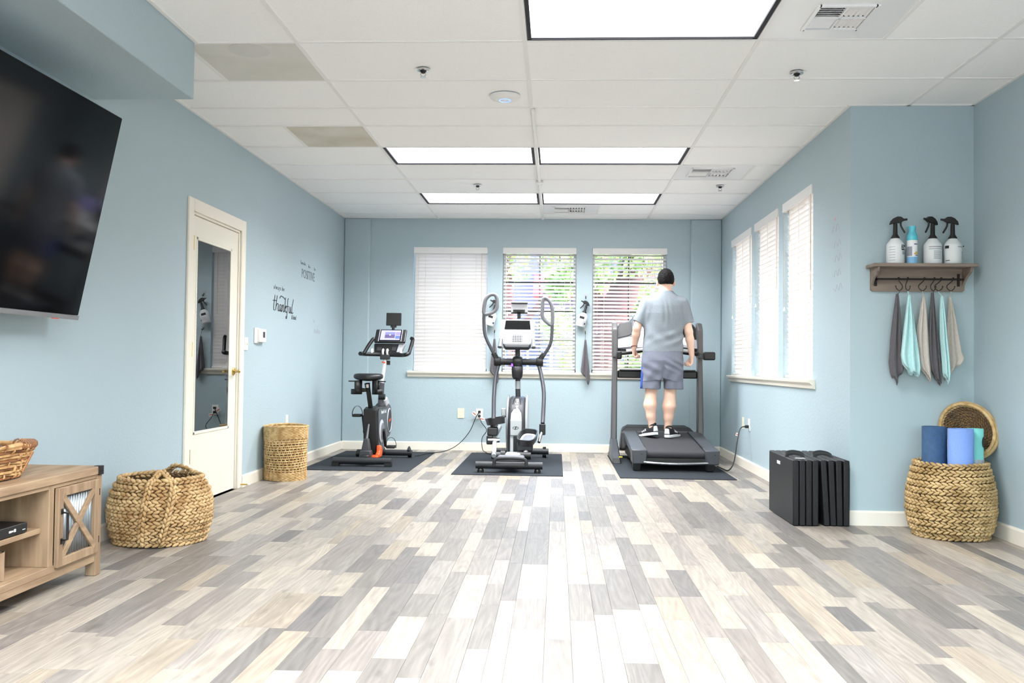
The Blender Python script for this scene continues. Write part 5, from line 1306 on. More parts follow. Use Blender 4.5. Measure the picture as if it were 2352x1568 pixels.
# ------------------------------------------------------------------ outlets and cords
def outlet_b(x0, x1, z0, z1, m, label):
    t = thing('wall_outlet', ((x0+x1)/2, YB, z0), label, 'outlet', 'wall outlets')
    MB().box((x0, YB-.007, z0), (x1, YB, z1)).build('plate', m, t, bevel=.002, seg=1)
    for zz in (z0+.035, z1-.035): MB().box(((x0+x1)/2-.016, YB-.0095, zz-.014), ((x0+x1)/2+.016, YB-.006, zz+.014)).build('socket', m, t, bevel=.003, seg=1)
    return t
outlet_b(-1.147, -1.069, .374, .489, M['cream_plastic'], 'cream outlet plate on the back wall left of the elliptical')
oo = outlet_b(-.928, -.850, .367, .487, M['white_plastic'], 'white outlet on the back wall with two plugged-in cords')
def outlet_r(y0, y1, z0, z1, m, label):
    t = thing('wall_outlet', (XR, (y0+y1)/2, z0), label, 'outlet', 'wall outlets')
    MB().box((XR-.007, y0, z0), (XR, y1, z1)).build('plate', m, t, bevel=.002, seg=1)
    for zz in (z0+.035, z1-.035): MB().box((XR-.0095, (y0+y1)/2-.016, zz-.014), (XR-.006, (y0+y1)/2+.016, zz+.014)).build('socket', m, t, bevel=.003, seg=1)
outlet_r(9.32, 9.40, .385, .500, M['cream_plastic'], 'cream outlet plate on the right wall, nearer the corner')
outlet_r(9.03, 9.11, .385, .500, M['white_plastic'], 'white outlet on the right wall with the treadmill plug')
def cord(label, pts, r, plug, tagc=None):
    t = thing('power_cord', pts[0], label, 'cord', 'power cords')
    MB().tube(spline(pts, 10), r, 6).build('cable', M['cord'], t, smooth=True)
    MB().obox(plug[0], plug[1], plug[2] if len(plug) > 2 else None).build('plug', M['black'], t, bevel=.004, seg=1)
    if tagc is not None: 
        MB().obox(tagc[0], tagc[1], tagc[2]).build('warning_tag', M['white_plastic'], t)
        MB().obox(Vector(tagc[0])+Vector((0,-.002,0)), (tagc[1][0]*.8, tagc[1][1], tagc[1][2]*.25), tagc[2]).build('red_print', mat('tag_red', (214, 84, 66), .5), t)
cord('thin black cord from the white outlet trailing to the exercise bike', [(-.89,YB-.03,.452),(-.93,YB-.05,.38),(-1.0,YB-.05,.22),(-1.12,10.55,.08),(-1.25,10.35,.018),(-1.42,10.05,.016),(-1.47,9.86,.016),(-1.50,9.78,.016)], .0045,
     ((-.889,YB-.025,.452), (.028,.034,.026)), ((-.945,YB-.045,.43), (.05,.003,.04), (0, R_(40), 0)))
cord('black cord looping from the white outlet down to the elliptical trainer', [(-.89,YB-.03,.402),(-.86,YB-.06,.33),(-.80,YB-.06,.24),(-.85,YB-.07,.15),(-.84,10.55,.03),(-.78,10.3,.016),(-.70,10.08,.016),(-.60,10.0,.016)], .0045,
     ((-.889,YB-.025,.402), (.028,.034,.026)), ((-.855,YB-.045,.37), (.055,.003,.035), (0, R_(10), 0)))
cord('black cord from the right wall outlet to the treadmill', [(XR-.03,9.07,.425),(XR-.09,9.05,.41),(XR-.13,9.0,.30),(XR-.17,8.95,.10),(XR-.22,8.95,.012),(1.62,9.05,.016),(1.61,9.25,.016)], .006,
     ((XR-.025,9.07,.425), (.036,.03,.028)), ((XR-.125,9.03,.35), (.03,.003,.03), (0, R_(20), 0)))
# ------------------------------------------------------------------ person (implicit surfaces meshed with surface nets)
def surface_nets(F, lo, h):
    S = F < 0
    nx, ny, nz = F.shape
    cs = np.zeros((nx-1, ny-1, nz-1), np.int8)
    for dx in (0,1):
        for dy in (0,1):
            for dz in (0,1): cs += S[dx:nx-1+dx, dy:ny-1+dy, dz:nz-1+dz]
    act = (cs > 0) & (cs < 8)
    I = np.argwhere(act); idx = -np.ones(act.shape, np.int64); idx[act] = np.arange(len(I))
    acc = np.zeros((len(I), 3)); cnt = np.zeros(len(I))
    C = [(a,b,c) for a in (0,1) for b in (0,1) for c in (0,1)]
    for i, p in enumerate(C):
        for q in C[i+1:]:
            if sum(abs(p[k]-q[k]) for k in range(3)) != 1: continue
            f0 = F[I[:,0]+p[0], I[:,1]+p[1], I[:,2]+p[2]]; f1 = F[I[:,0]+q[0], I[:,1]+q[1], I[:,2]+q[2]]
            m = (f0 < 0) != (f1 < 0); t = np.where(m, f0/np.where(f0 == f1, 1, f0-f1), 0)[:,None]
            pt = I + np.array(p) + t*(np.array(q)-np.array(p))
            acc += np.where(m[:,None], pt, 0); cnt += m
    V = acc/cnt[:,None]*h + np.array(lo)
    Q = []
    for ax in range(3):
        o1, o2 = [(1,2),(2,0),(0,1)][ax]
        sl0 = [slice(None)]*3; sl1 = [slice(None)]*3; sl0[ax] = slice(0,-1); sl1[ax] = slice(1,None)
        ch = S[tuple(sl0)] != S[tuple(sl1)]
        E = np.argwhere(ch)
        ok = (E[:,o1] > 0) & (E[:,o2] > 0) & (E[:,o1] < F.shape[o1]-1) & (E[:,o2] < F.shape[o2]-1); E = E[ok]
        def cell(d1, d2):
            c = E.copy(); c[:,o1] -= d1; c[:,o2] -= d2; return idx[c[:,0], c[:,1], c[:,2]]
        q = np.stack([cell(1,1), cell(0,1), cell(0,0), cell(1,0)], 1)
        ins = S[E[:,0], E[:,1], E[:,2]]
        q[~ins] = q[~ins][:, ::-1]
        Q.append(q)
    return V, np.concatenate(Q)
class Field:
    def __init__(s, lo, hi, h):
        s.lo = np.array(lo, float); s.h = h; n = np.ceil((np.array(hi)-s.lo)/h).astype(int)+1
        s.ax = [s.lo[k]+h*np.arange(n[k]) for k in range(3)]; s.F = np.full(n, .2, np.float32)
    def region(s, a, b, m):
        sl = []
        for k in range(3):
            i0 = max(0, int((a[k]-m-s.lo[k])/s.h)); i1 = min(len(s.ax[k]), int((b[k]+m-s.lo[k])/s.h)+2); sl.append(slice(i0, max(i0+1, i1)))
        return tuple(sl), np.meshgrid(s.ax[0][sl[0]], s.ax[1][sl[1]], s.ax[2][sl[2]], indexing='ij')
    def smin(s, sl, d, k):
        f = s.F[sl]
        if k <= 0: s.F[sl] = np.minimum(f, d); return
        hh = np.clip(.5+.5*(f-d)/k, 0, 1); s.F[sl] = f*(1-hh)+d*hh-k*hh*(1-hh)
    def cone(s, a, b, ra, rb, k=.02, fl=1.0, cut=None):
        a = np.array(a, float); b = np.array(b, float); mr = max(ra, rb)+k*2
        sl, (X, Y, Z) = s.region(np.minimum(a, b), np.maximum(a, b), mr)
        ba = b-a; L2 = ba@ba
        t = np.clip(((X-a[0])*ba[0]+(Y-a[1])*ba[1]+(Z-a[2])*ba[2])/L2, 0, 1)
        d = np.sqrt((X-a[0]-t*ba[0])**2+((Y-a[1]-t*ba[1])*fl)**2+(Z-a[2]-t*ba[2])**2)-(ra+(rb-ra)*t)
        if cut is not None:
            n = ba/np.sqrt(L2); d = np.maximum(d, (X-b[0])*n[0]+(Y-b[1])*n[1]+(Z-b[2])*n[2]-cut)
        s.smin(sl, d, k)
    def chain(s, P, R, k=.02, fl=1.0):
        for i in range(len(P)-1): s.cone(P[i], P[i+1], R[i], R[i+1], k, fl)
    def ell(s, c, r, k=.02, R=None):
        c = np.array(c, float); mr = max(r)+k*2
        sl, (X, Y, Z) = s.region(c, c, mr); x, y, z = X-c[0], Y-c[1], Z-c[2]
        d = (np.sqrt((x/r[0])**2+(y/r[1])**2+(z/r[2])**2)-1)*min(r); s.smin(sl, d, k)
    def loft(s, T, k=.02):
        """T rows: z, half width, half depth, cx, cy"""
        T = np.array(sorted(T)); sl, (X, Y, Z) = s.region((T[:,3].min()-.25, -.25, T[0,0]), (T[:,3].max()+.25, .25, T[-1,0]), .01)
        g = lambda c: np.interp(Z, T[:,0], T[:,c]); a, b = g(1), g(2)
        q = (np.abs((X-g(3))/a)**2.3+np.abs((Y-g(4))/b)**2.3)**(1/2.3)
        d = np.maximum((q-1)*np.minimum(a, b), np.maximum(T[0,0]-Z, Z-T[-1,0])); s.smin(sl, d, k)
    def grid(s): return np.meshgrid(*s.ax, indexing='ij')
    def obj(s, name, mat_, parent):
        V, Q = surface_nets(s.F.astype(np.float64), s.lo, s.h)
        me = bpy.data.meshes.new(name); me.from_pydata(V.tolist(), [], Q.tolist()); me.update(); me.materials.append(mat_)
        me.polygons.foreach_set('use_smooth', [True]*len(me.polygons))
        o = bpy.data.objects.new(name, me); COL.objects.link(o); o.parent = parent
        return o
M['skin'] = mat('skin', (238, 202, 182), .5, spec=.35, rgb2=(228, 184, 162), vscale=5)
M['hair'] = mat('dark_hair', (26, 23, 23), .8, spec=.15, bump=.6, bscale=160, rgb2=(18, 16, 17), vscale=40)
M['shirt'] = mat('heather_shirt', (142, 149, 156), .85, spec=.15, rgb2=(128, 136, 144), vscale=140, bump=.15, bscale=300)
M['shorts'] = mat('grey_shorts', (118, 122, 138), .5, spec=.4, var=.03, vscale=60)
M['blue_stripe'] = mat('blue_stripe', (56, 92, 200), .55)
M['sock'] = mat('black_sock', (28, 28, 32), .85)
M['shoe_black'] = mat('shoe_knit', (30, 30, 34), .75)
M['shoe_white'] = mat('shoe_white', (240, 240, 242), .5)
PX, PY = 1.131, 9.62; PZ = dz_(9.60)+.001
pr = thing('person', (PX, PY, PZ), 'dark-haired person in grey T-shirt and shorts standing on the treadmill, seen from behind', 'person')
# --- body
B = Field((-.40, -.16, .03), (.36, .24, 1.77), .0048)
B.ell((0, .012, 1.650), (.075, .096, .103), .03); B.ell((0, .048, 1.580), (.054, .058, .055), .03)
B.cone((0, .115, 1.615), (0, .108, 1.585), .010, .014, .015)                       # nose
B.cone((-.024, .098, 1.553), (.024, .098, 1.553), .007, .007, .006)                # mouth
for s in (-1, 1): B.ell((s*.088, .008, 1.606), (.013, .020, .031), .006)
B.cone((0, .002, 1.60), (-.004, -.014, 1.46), .057, .064, .03)
for s in (-1, 1): B.cone((0, -.016, 1.50), (s*.12-.005, -.006, 1.405), .052, .045, .03)
B.chain([(-.008, 0, 1.36), (-.02, 0, 1.08), (-.03, 0, .90)], [.15, .135, .145], .03, 1.45)
SL, EL, WL = (-.205, -.004, 1.385), (-.296, -.018, 1.135), (-.318, .075, .925)
SR, ER, WR = (.178, -.004, 1.385), (.238, -.022, 1.105), (.279, .028, .852)
for Sj, Ej, Wj in ((SL, EL, WL), (SR, ER, WR)):
    mid = tuple(np.array(Ej)*.68+np.array(Wj)*.32)
    B.chain([Sj, tuple(np.array(Sj)*.5+np.array(Ej)*.5), Ej, mid, Wj], [.050, .047, .041, .042, .027], .015)
for (kx, P, Rr) in ((0, [(-.118,0,.86),(-.140,.018,.49),(-.154,-.014,.335),(-.143,-.018,.22),(-.128,-.02,.115),(-.125,-.015,.06)], [.088,.058,.066,.047,.036,.036]),
                    (1, [(.055,0,.86),(.056,.018,.48),(.043,-.016,.325),(.037,-.014,.21),(.032,-.012,.10),(.034,-.005,.05)], [.088,.058,.067,.048,.036,.036])):
    B.chain(P, Rr, .02)
def hand(W, K, inward, fw, s):
    """W wrist, K knuckle centre, inward: direction the palm faces, fw: across the knuckles (index side)"""
    W = np.array(W, float); K = np.array(K, float); inn = np.array(inward, float); f = np.array(fw, float)
    dn = (K-W)/np.linalg.norm(K-W)
    for o in (-.024, -.008, .008, .024): B.cone(W+f*o*.5, K+f*o, .016, .0135, .010)
    for j, o in enumerate((.033, .011, -.011, -.031)):
        L = (.040, .044, .041, .033)[j]; a = K+f*o+dn*.004
        b = a+dn*L*.75+inn*L*.55; c = b-dn*L*.10+inn*L*.62; e = c-dn*L*.55+inn*L*.12
        B.chain([a, b, c, e], [.0102, .0095, .0088, .0078], .003)
    t0 = W+dn*.030+f*.022; t1 = t0+dn*.034+f*.020+inn*.016; t2 = t1+dn*.030+inn*.018-f*.004
    B.chain([t0, t1, t2], [.0145, .0115, .0095], .006)
hand(WL, (-.314, .100, .862), (.93, -.36, -.05), (.34, .93, .1), -1)
hand(WR, (.272, .042, .785), (-.93, -.36, -.05), (-.34, .93, .1), 1)
body = B.obj('body', M['skin'], pr)
for s in (-1, 1): MB().ball((s*.030, .100, 1.635), (.012, .006, .007), 10, 6).build('eye', M['black_gloss'], pr, smooth=True, world=False)
# --- hair
H = Field((-.12, -.13, 1.53), (.12, .15, 1.79), .004)
H.ell((0, .006, 1.660), (.0835, .104, .102), 0); H.ell((.0, -.012, 1.635), (.080, .085, .08), .02)
X, Y, Z = H.grid()
cutline = 1.592 + np.clip((Y+.03)/.05, 0, 1)*.055 + np.clip((Y-.045)/.03, 0, 1)*.085      # nape, above the ears, forehead
H.F = np.maximum(H.F, (cutline-Z).astype(np.float32)); H.F += (.0022*np.sin(X*170+3*np.sin(Z*60))*np.sin(Y*90+Z*120)).astype(np.float32)
H.obj('hair', M['hair'], pr)
# --- shirt
S_ = Field((-.40, -.20, .85), (.36, .20, 1.56), .0050)
S_.loft([(.886,.212,.142,-.024,0),(1.0,.205,.138,-.024,0),(1.10,.200,.133,-.022,0),(1.20,.203,.134,-.018,0),(1.29,.208,.138,-.014,0),(1.37,.200,.130,-.010,0),(1.42,.184,.114,-.008,-.004),(1.46,.142,.098,-.006,-.008),(1.495,.102,.084,-.004,-.010),(1.53,.070,.070,-.003,-.012)], .03)
S_.cone((-.188,-.003,1.392), (-.284,-.014,1.190), .077, .062, .045, 1.0, 0.0)
S_.cone((.162,-.003,1.392), (.237,-.016,1.185), .077, .062, .045, 1.0, 0.0)
X, Y, Z = S_.grid()
S_.F = np.maximum(S_.F, np.maximum(.888+.006*np.sin(X*16)-Z, Z-1.517+np.clip(np.abs(X)-.03, 0, 1)*.0-np.clip(-Y, 0, .1)*.12).astype(np.float32))
back = np.clip(-Y/.05, 0, 1)
fold = .0026*np.sin(X*78+2.2*np.sin(Z*9+X*11)+1.3*np.sin(X*31))*np.exp(-((Z-1.27)/.14)**2)                     # vertical pleats below the shoulders
fold += .0090*np.sin((Z*58-X*36)+1.2*np.sin(X*14))*np.exp(-((Z-1.03)/.08)**2)*np.clip((X+.06)/.12, .15, 1)      # drag folds at the right waist
fold += .0050*np.sin(X*34+Z*26+1.5*np.sin(Z*13))*np.exp(-((Z-1.14)/.12)**2)
S_.F += (fold*back).astype(np.float32)
S_.obj('t_shirt', M['shirt'], pr)
# --- shorts
T_ = Field((-.32, -.20, .46), (.26, .20, .95), .0050)
T_.loft([(.60,.190,.120,-.032,0),(.70,.206,.142,-.032,0),(.80,.210,.150,-.030,0),(.93,.205,.138,-.026,0)], .02)
T_.cone((-.125,0,.80), (-.141,.004,.50), .108, .107, .03, 1.0, .0); T_.cone((.070,0,.80), (.082,.004,.50), .108, .107, .03, 1.0, .0)
X, Y, Z = T_.grid()
T_.F = np.maximum(T_.F, (.502+.004*np.sin(X*25)-Z).astype(np.float32))
groove = .020*np.exp(-((X+.028)/.022)**2)*np.clip((.80-Z)/.12, 0, 1)*np.clip((.135-np.abs(Y))/.02+1, 0, 1)      # split between the legs
fold = .0055*np.sin(Z*85+X*48)*np.exp(-((Z-.74)/.06)**2)*np.clip((X+.05)/.05, 0, 1) + .0045*np.sin(X*42-Z*30)*np.exp(-((Z-.62)/.12)**2)
fold += .004*np.sin(X*30+Z*55)*np.exp(-((Z-.70)/.1)**2)*np.clip(-(X+.02)/.05, 0, 1)
T_.F += (groove+fold*np.clip(-Y/.05, 0, 1)).astype(np.float32)
sh_ = T_.obj('shorts', M['shorts'], pr)
MB().grid(lambda u, v: (-.141+.014*(v)-(.107+.008)*math.cos(R_(-26+52*u))*1.0, .004-(.112)*math.sin(R_(-26+52*u))*1.0, .505+.30*v), 6, 8).build('side_stripe', M['blue_stripe'], sh_, world=False, solid=.003, smooth=True)
MB().tube([(WL[0]+.031*math.cos(a), WL[1]+.012*math.sin(a)*.4-.012+.028*math.sin(a), WL[2]+.018-.008*math.sin(a)) for a in np.linspace(0, 2*PI, 20, endpoint=False)], .004, 6, closed=True).build('wristband', mat('wristband', (110, 50, 58), .7), pr, smooth=True, world=False)
# --- socks and shoes
def shoe(heel, yaw_, lift, ank, s):
    Rm = (Matrix.Rotation(yaw_, 3, 'Z') @ Matrix.Rotation(-lift, 3, 'X'))
    toe_l = .292; hp = Vector(heel)
    def P(x, y, z): return hp + Rm @ Vector((x, y, z))
    sec = [(0,.031,.098),(.03,.038,.112),(.07,.040,.110),(.11,.040,.092),(.16,.044,.068),(.205,.045,.054),(.245,.038,.044),(.272,.018,.030)]
    def up(u, v):
        y = .002+.268*v; w_ = np.interp(y, [q[0] for q in sec], [q[1] for q in sec]); h_ = np.interp(y, [q[0] for q in sec], [q[2] for q in sec])
        a = PI*u; return P(w_*math.cos(a)*1.0, y, .022+(h_-.022)*math.sin(a)**.7)
    m = MB(); m.grid(up, 20, 24); m.add([up(u, 0) for u in np.linspace(0, 1, 21)], [tuple(range(20,-1,-1))]); sh = m.build('shoe', M['shoe_black'], pr, smooth=True, world=False, angle=70)
    out = [(np.interp(y, [q[0] for q in sec], [q[1] for q in sec])+.006, y) for y in np.linspace(0, .274, 18)]
    ring_ = [(w_, y) for w_, y in out]+[(-w_, y) for w_, y in out[::-1]]
    ring_[0] = (.026, -.008); ring_[-1] = (-.026, -.008)
    m = MB(); n = len(ring_); V = [P(x, y, 0) for x, y in ring_]+[P(x, y, .030 if y < .15 else .024) for x, y in ring_]
    m.add(V, [tuple(range(n-1,-1,-1)), tuple(range(n, 2*n))]+[(k, (k+1) % n, n+(k+1) % n, n+k) for k in range(n)])
    m.build('sole', M['shoe_white'], sh, bevel=.005, seg=2, world=False)
    m = MB(); V = [P(x*.97, y, -.004) for x, y in ring_]+[P(x*.97, y, .0005) for x, y in ring_]
    m.add(V, [tuple(range(n-1,-1,-1)), tuple(range(n, 2*n))]+[(k, (k+1) % n, n+(k+1) % n, n+k) for k in range(n)]); m.build('outsole', M['sock'], sh, world=False)
    for q in range(3):
        y0 = .105+.024*q
        for sd in (0, 1):
            def stp(u, v, y0=y0, sd=sd):
                uu = .10+.30*v; uu = uu if sd else 1-uu; yy = (y0+.012*u+.03*v)/.268; p = up(uu, min(1, yy)); c = P(0, (y0+.02), .03)
                return p+(p-c).normalized()*.002
            MB().grid(stp, 1, 5).build('stripe', M['shoe_white'], sh, world=False, solid=.0015)
    def tab(u, v):
        a = -1+2*u; return P(.030*a*(1-.25*v), -.004-.004*(1-a*a), .036+.052*v+.006*(1-a*a)*v)
    MB().grid(tab, 8, 6).build('heel_tab', M['shoe_white'], sh, world=False, solid=.004, smooth=True)
    c0 = P(0, .040, .092); a_ = Vector(ank)
    MB().tube([c0, c0.lerp(a_, .5), a_], [.040, .039, .038], 16).build('sock', M['sock'], pr, smooth=True, world=False)
shoe((-.098, -.072, .030), R_(34), R_(9), (-.127, -.018, .148), -1)
shoe((.018, -.062, .003), R_(-31), R_(0), (.033, -.010, .122), 1)
# ------------------------------------------------------------------ wall shelf with hooks in the alcove
M['shelf_wood'] = mat('shelf_wood', (150, 134, 122), .7, rgb2=(120, 106, 98), vscale=3, stretch=(1, 9, 9), bump=.15, bscale=40, detail=8)
ws = thing('wall_shelf', (2.31, YA-.08, 1.50), 'grey-brown wooden wall shelf with a black hook rail in the alcove', 'shelf')
sx0, sx1 = 2.012, 2.602; st = 1.668
MB().box((1.985, YA-.155, st-.022), (2.628, YA, st)).build('top_board', M['shelf_wood'], ws, bevel=.004, seg=2)
MB().prism([(sx0,YA-.016,1.510),(sx0+.012,YA-.016,1.500),(sx1-.012,YA-.016,1.500),(sx1,YA-.016,1.510),(sx1,YA-.016,st-.022),(sx0,YA-.016,st-.022)], (0,.016,0)).build('back_board', M['shelf_wood'], ws)
for xx in (sx0, sx1-.016):
    MB().prism([(xx,YA-.016,st-.022),(xx,YA-.145,st-.022),(xx,YA-.135,st-.05),(xx,YA-.06,st-.09),(xx,YA-.016,st-.13)], (.016,0,0)).build('side_bracket', M['shelf_wood'], ws, bevel=.002, seg=1)
zr, yr = 1.574, YA-.075
for xx in (sx0+.03, sx1-.04):
    b = MB(); b.box((xx-.008, YA-.022, zr-.04), (xx+.008, YA-.014, zr+.04)); b.tube([(xx, YA-.02, zr), (xx, yr, zr)], .006, 8); b.build('rail_mount', M['dark_metal'], ws)
MB().tube([(sx0+.022, yr, zr), (sx1-.03, yr, zr)], .006, 10).build('rail', M['dark_metal'], ws, smooth=True)
HX = [2.165, 2.222, 2.325, 2.388, 2.430, 2.503]
HP = []
for i, hx in enumerate(HX):
    s = (-1, 1, 1, 1, 1, 1)[i]; w_ = (.022, .014, .024, .016, .024, .024)[i]; off = (.004, .0, -.012, -.008, -.016, -.014)[i]
    h = MB()
    P = [(hx-.010, yr-.004, zr-.004), (hx-.004, yr-.009, zr+.009), (hx+.006, yr, zr+.008), (hx-s*w_*.2, yr, zr-.012), (hx-s*w_*.9+off, yr-.002, zr-.040), (hx-s*w_*.8+off, yr-.004, zr-.060), (hx+off, yr-.006, zr-.074), (hx+s*w_*.8+off, yr-.006, zr-.060), (hx+s*w_+off, yr-.006, zr-.046)]
    h.tube(spline(P, 5), .0028, 7); h.ball(P[-1], .0045, 8, 6)
    o = h.build('s_hook', M['dark_metal'], smooth=True)
    tag(o, ['leftmost black S hook on the shelf rail, holding a charcoal towel', 'second black S hook from the left, holding the wide aqua towel', 'third black S hook from the left, holding a beige towel', 'fourth black S hook from the left, holding the middle charcoal towel', 'fifth black S hook from the left, holding the narrow aqua towel', 'rightmost black S hook, holding the wide beige towel'][i], 'hook', 'S hooks on the shelf rail')
    HP.append((hx+off, yr-.006, zr-.074))
def cloth_mat(name, rgb):
    return mat(name, rgb, .9, spec=.1, var=.05, vscale=60, bump=.4, bscale=300, sheen=.3)
M['charcoal_cloth'] = cloth_mat('charcoal_towel', (96, 92, 97)); M['aqua_cloth'] = cloth_mat('aqua_towel', (186, 224, 226)); M['beige_cloth'] = cloth_mat('beige_towel', (200, 190, 182))
def towel(label, hook, m, rows, y0, amp, ph, group, tail=None, nfold=2.0):
    """rows: (z, xl, xr) from top to bottom edge of the sheet; last row is the lower hem"""
    t = thing('hand_towel', (hook[0], hook[1], rows[-1][0]), label, 'towel', group)
    Z = np.array([r[0] for r in rows]); Lx = np.array([r[1] for r in rows]); Rx = np.array([r[2] for r in rows])
    def fn(u, v):
        z = Z[0]+(Z[-1]-Z[0])*v; k = -z; xl = np.interp(k, -Z, Lx); xr = np.interp(k, -Z, Rx)
        wv = amp*min(1, v*2.2+.1)*math.sin(2*PI*nfold*u+ph+1.2*v)
        lowcut = (tail(u) if tail else 0)*max(0, (v-.75)/.25)
        return (xl+(xr-xl)*u, y0+wv-.010*math.sin(PI*u)*v, z+lowcut)
    MB().grid(fn, 20, 26).build('cloth', m, t, smooth=True, solid=.005, world=True, angle=80)
    back_ = lambda u, v: (lambda p: (p[0]*.96+.04*hook[0]+.004, p[1]+.022, p[2]-.012*v))(fn(u, v))
    MB().grid(back_, 20, 26).build('back_fold', m, t, smooth=True, solid=.005, world=True, angle=80)
    MB().tube([hook, (hook[0]+.001, hook[1], hook[2]-.012), (rows[0][1]*.5+rows[0][2]*.5, y0, rows[0][0])], .0025, 6).build('hanging_loop', m, t)
    return t
Y0 = YA-.068; G = 'towels on the shelf hooks'
towel('dark charcoal towel hanging leftmost under the wall shelf', HP[0], M['charcoal_cloth'], [(1.480,2.157,2.166),(1.38,2.143,2.178),(1.20,2.122,2.188),(1.05,2.112,2.200),(.985,2.122,2.205),(.955,2.135,2.200)], Y0-.004, .014, .5, G, lambda u: -.055*math.exp(-((u-.35)/.16)**2)+.035*u)
towel('wide aqua towel hanging second from the left under the wall shelf', HP[1], M['aqua_cloth'], [(1.470,2.215,2.224),(1.36,2.200,2.242),(1.22,2.182,2.262),(1.10,2.168,2.278),(1.03,2.175,2.286),(.99,2.20,2.280)], Y0-.046, .014, 2.4, G, lambda u: .05*(.5-u)+(-.02 if .2 < u < .5 else 0))
towel('beige towel hanging third from the left under the wall shelf', HP[2], M['beige_cloth'], [(1.465,2.317,2.327),(1.36,2.300,2.342),(1.22,2.278,2.355),(1.10,2.284,2.362),(1.0,2.298,2.371),(.95,2.335,2.368)], Y0-.010, .010, 1.0, G, lambda u: .055*(.6-u)*1.1)
towel('dark charcoal towel hanging in the middle between beige and aqua towels', HP[3], M['charcoal_cloth'], [(1.490,2.376,2.386),(1.38,2.366,2.396),(1.22,2.358,2.410),(1.08,2.362,2.422),(.98,2.372,2.432),(.94,2.390,2.432)], Y0-.002, .010, 3.2, G, lambda u: .06*(.5-u))
towel('narrow aqua towel hanging second from the right under the wall shelf', HP[4], M['aqua_cloth'], [(1.465,2.418,2.427),(1.36,2.414,2.440),(1.22,2.418,2.452),(1.08,2.428,2.466),(.99,2.434,2.474),(.95,2.440,2.468)], Y0-.044, .010, .2, G, lambda u: .05*(.4-u))
towel('wide beige towel hanging rightmost under the wall shelf', HP[5], M['beige_cloth'], [(1.465,2.490,2.500),(1.36,2.478,2.520),(1.24,2.466,2.540),(1.12,2.462,2.560),(1.05,2.460,2.580),(.985,2.458,2.560)], Y0+.010, .010, 4.0, G, lambda u: -.05*math.exp(-((u-.15)/.25)**2)+.055*u)

# ------------------------------------------------------------------ spray bottles
M['bottle'] = mat('bottle_white', (226, 228, 230), .4, spec=.4)
M['spray_black'] = mat('sprayer_black', (26, 24, 25), .5)
M['print_grey'] = mat('print_grey', (150, 152, 164), .6); M['print_black'] = mat('print_black', (32, 30, 34), .6)
def patch(mb, r, a0, a1, z0, z1, n=8):
    mb.grid(lambda u, v: ((r+.0006)*math.cos(a0+(a1-a0)*u), (r+.0006)*math.sin(a0+(a1-a0)*u), z0+(z1-z0)*v), n, 1)
def spray_bottle(loc, label, group, marks, head_rot):
    """local frame: z up, sprayer nozzle along +x rotated by head_rot about z; camera side is -y"""
    t = thing('spray_bottle', loc, label, 'spray bottle', group)
    r = .0545
    prof = [(.050,0),(.0545,.006),(.0545,.118),(.052,.128),(.034,.152),(.026,.162),(.024,.166)]
    MB().lathe(prof, (0,0,0), 32).build('bottle', M['bottle'], t, smooth=True, world=False)
    Rz = Matrix.Rotation(head_rot, 3, 'Z')
    m = MB(); m.lathe([(.026,.160),(.0265,.170),(.022,.176),(.014,.190),(.0125,.258)], (0,0,0), 20); m.build('collar', M['spray_black'], t, smooth=True, world=False)
    pts = [(-.036,.250),(-.030,.272),(-.012,.292),(.012,.303),(.034,.302),(.050,.290),(.058,.288),(.058,.278),(.046,.272),(.030,.262),(.008,.262),(-.012,.258)]
    m = MB(); m.prism([Rz @ Vector((x, .013, z)) for x, z in pts], Rz @ Vector((0,-.026,0))); m.build('spray_head', M['spray_black'], t, bevel=.006, seg=3, world=False)
    m = MB(); m.cyl(Rz @ Vector((.054,0,.283)), Rz @ Vector((.074,0,.286)), .0075, .0065, n=12); m.build('nozzle', M['spray_black'], t, smooth=True, world=False)
    m = MB(); m.tube(spline([Rz @ Vector(p) for p in ((.034,0,.268),(.034,0,.250),(.042,0,.230),(.060,0,.200))], 5), .006, 8); m.build('trigger', M['spray_black'], t, smooth=True, world=False)
    for (mm, a0, a1, z0, z1) in marks:
        p = MB(); patch(p, r, a0, a1, z0, z1); p.build('print', mm, t, world=False)
    return t
D = R_
side = lambda deg: D(-90+deg)      # 0 = facing the camera
ZS = st; YS = YA-.082
def lines(a0, a1, z0, z1, n, m_): return [(m_, side(a0), side(a1), z0+(z1-z0)*k/n, z0+(z1-z0)*k/n+.0025) for k in range(n)]
b1 = spray_bottle((2.143, YS, ZS), 'white spray bottle at the left end of the wall shelf, black nozzle pointing right', 'spray bottles', [(M['print_black'], side(22), side(66), .084, .118)] + lines(28, 62, .058, .080, 4, M['print_black']) + lines(-60, -20, .02, .12, 6, M['print_grey']), 0)
text_obj('logo', 'Zep', .030, M['bottle'], b1, (.0395, -.0385, .101), Matrix.Rotation(D(44), 3, 'Z') @ Matrix.Rotation(PI/2, 3, 'X'), world=False)
spray_bottle((2.376, YS, ZS), 'white spray bottle in the middle right of the shelf, nozzle turned towards the left front', 'spray bottles', [(M['print_grey'], side(-45), side(60), .104, .110)] + lines(-15, 50, .03, .085, 9, M['print_grey']) + lines(-45, 55, .09, .1, 2, M['print_grey']), D(205))
spray_bottle((2.500, YS, ZS), 'white spray bottle at the right end of the wall shelf, black nozzle pointing left', 'spray bottles', [(M['print_grey'], side(10), side(70), .104, .110), (M['print_black'], side(-75), side(-45), .098, .116), (M['print_black'], side(-70), side(-40), .02, .024)] + lines(40, 75, .03, .08, 7, M['print_grey']), D(180))
ac = thing('aerosol_can', (2.248, YS, ZS), 'slim white aerosol can with an aqua cap between the spray bottles', 'aerosol can')
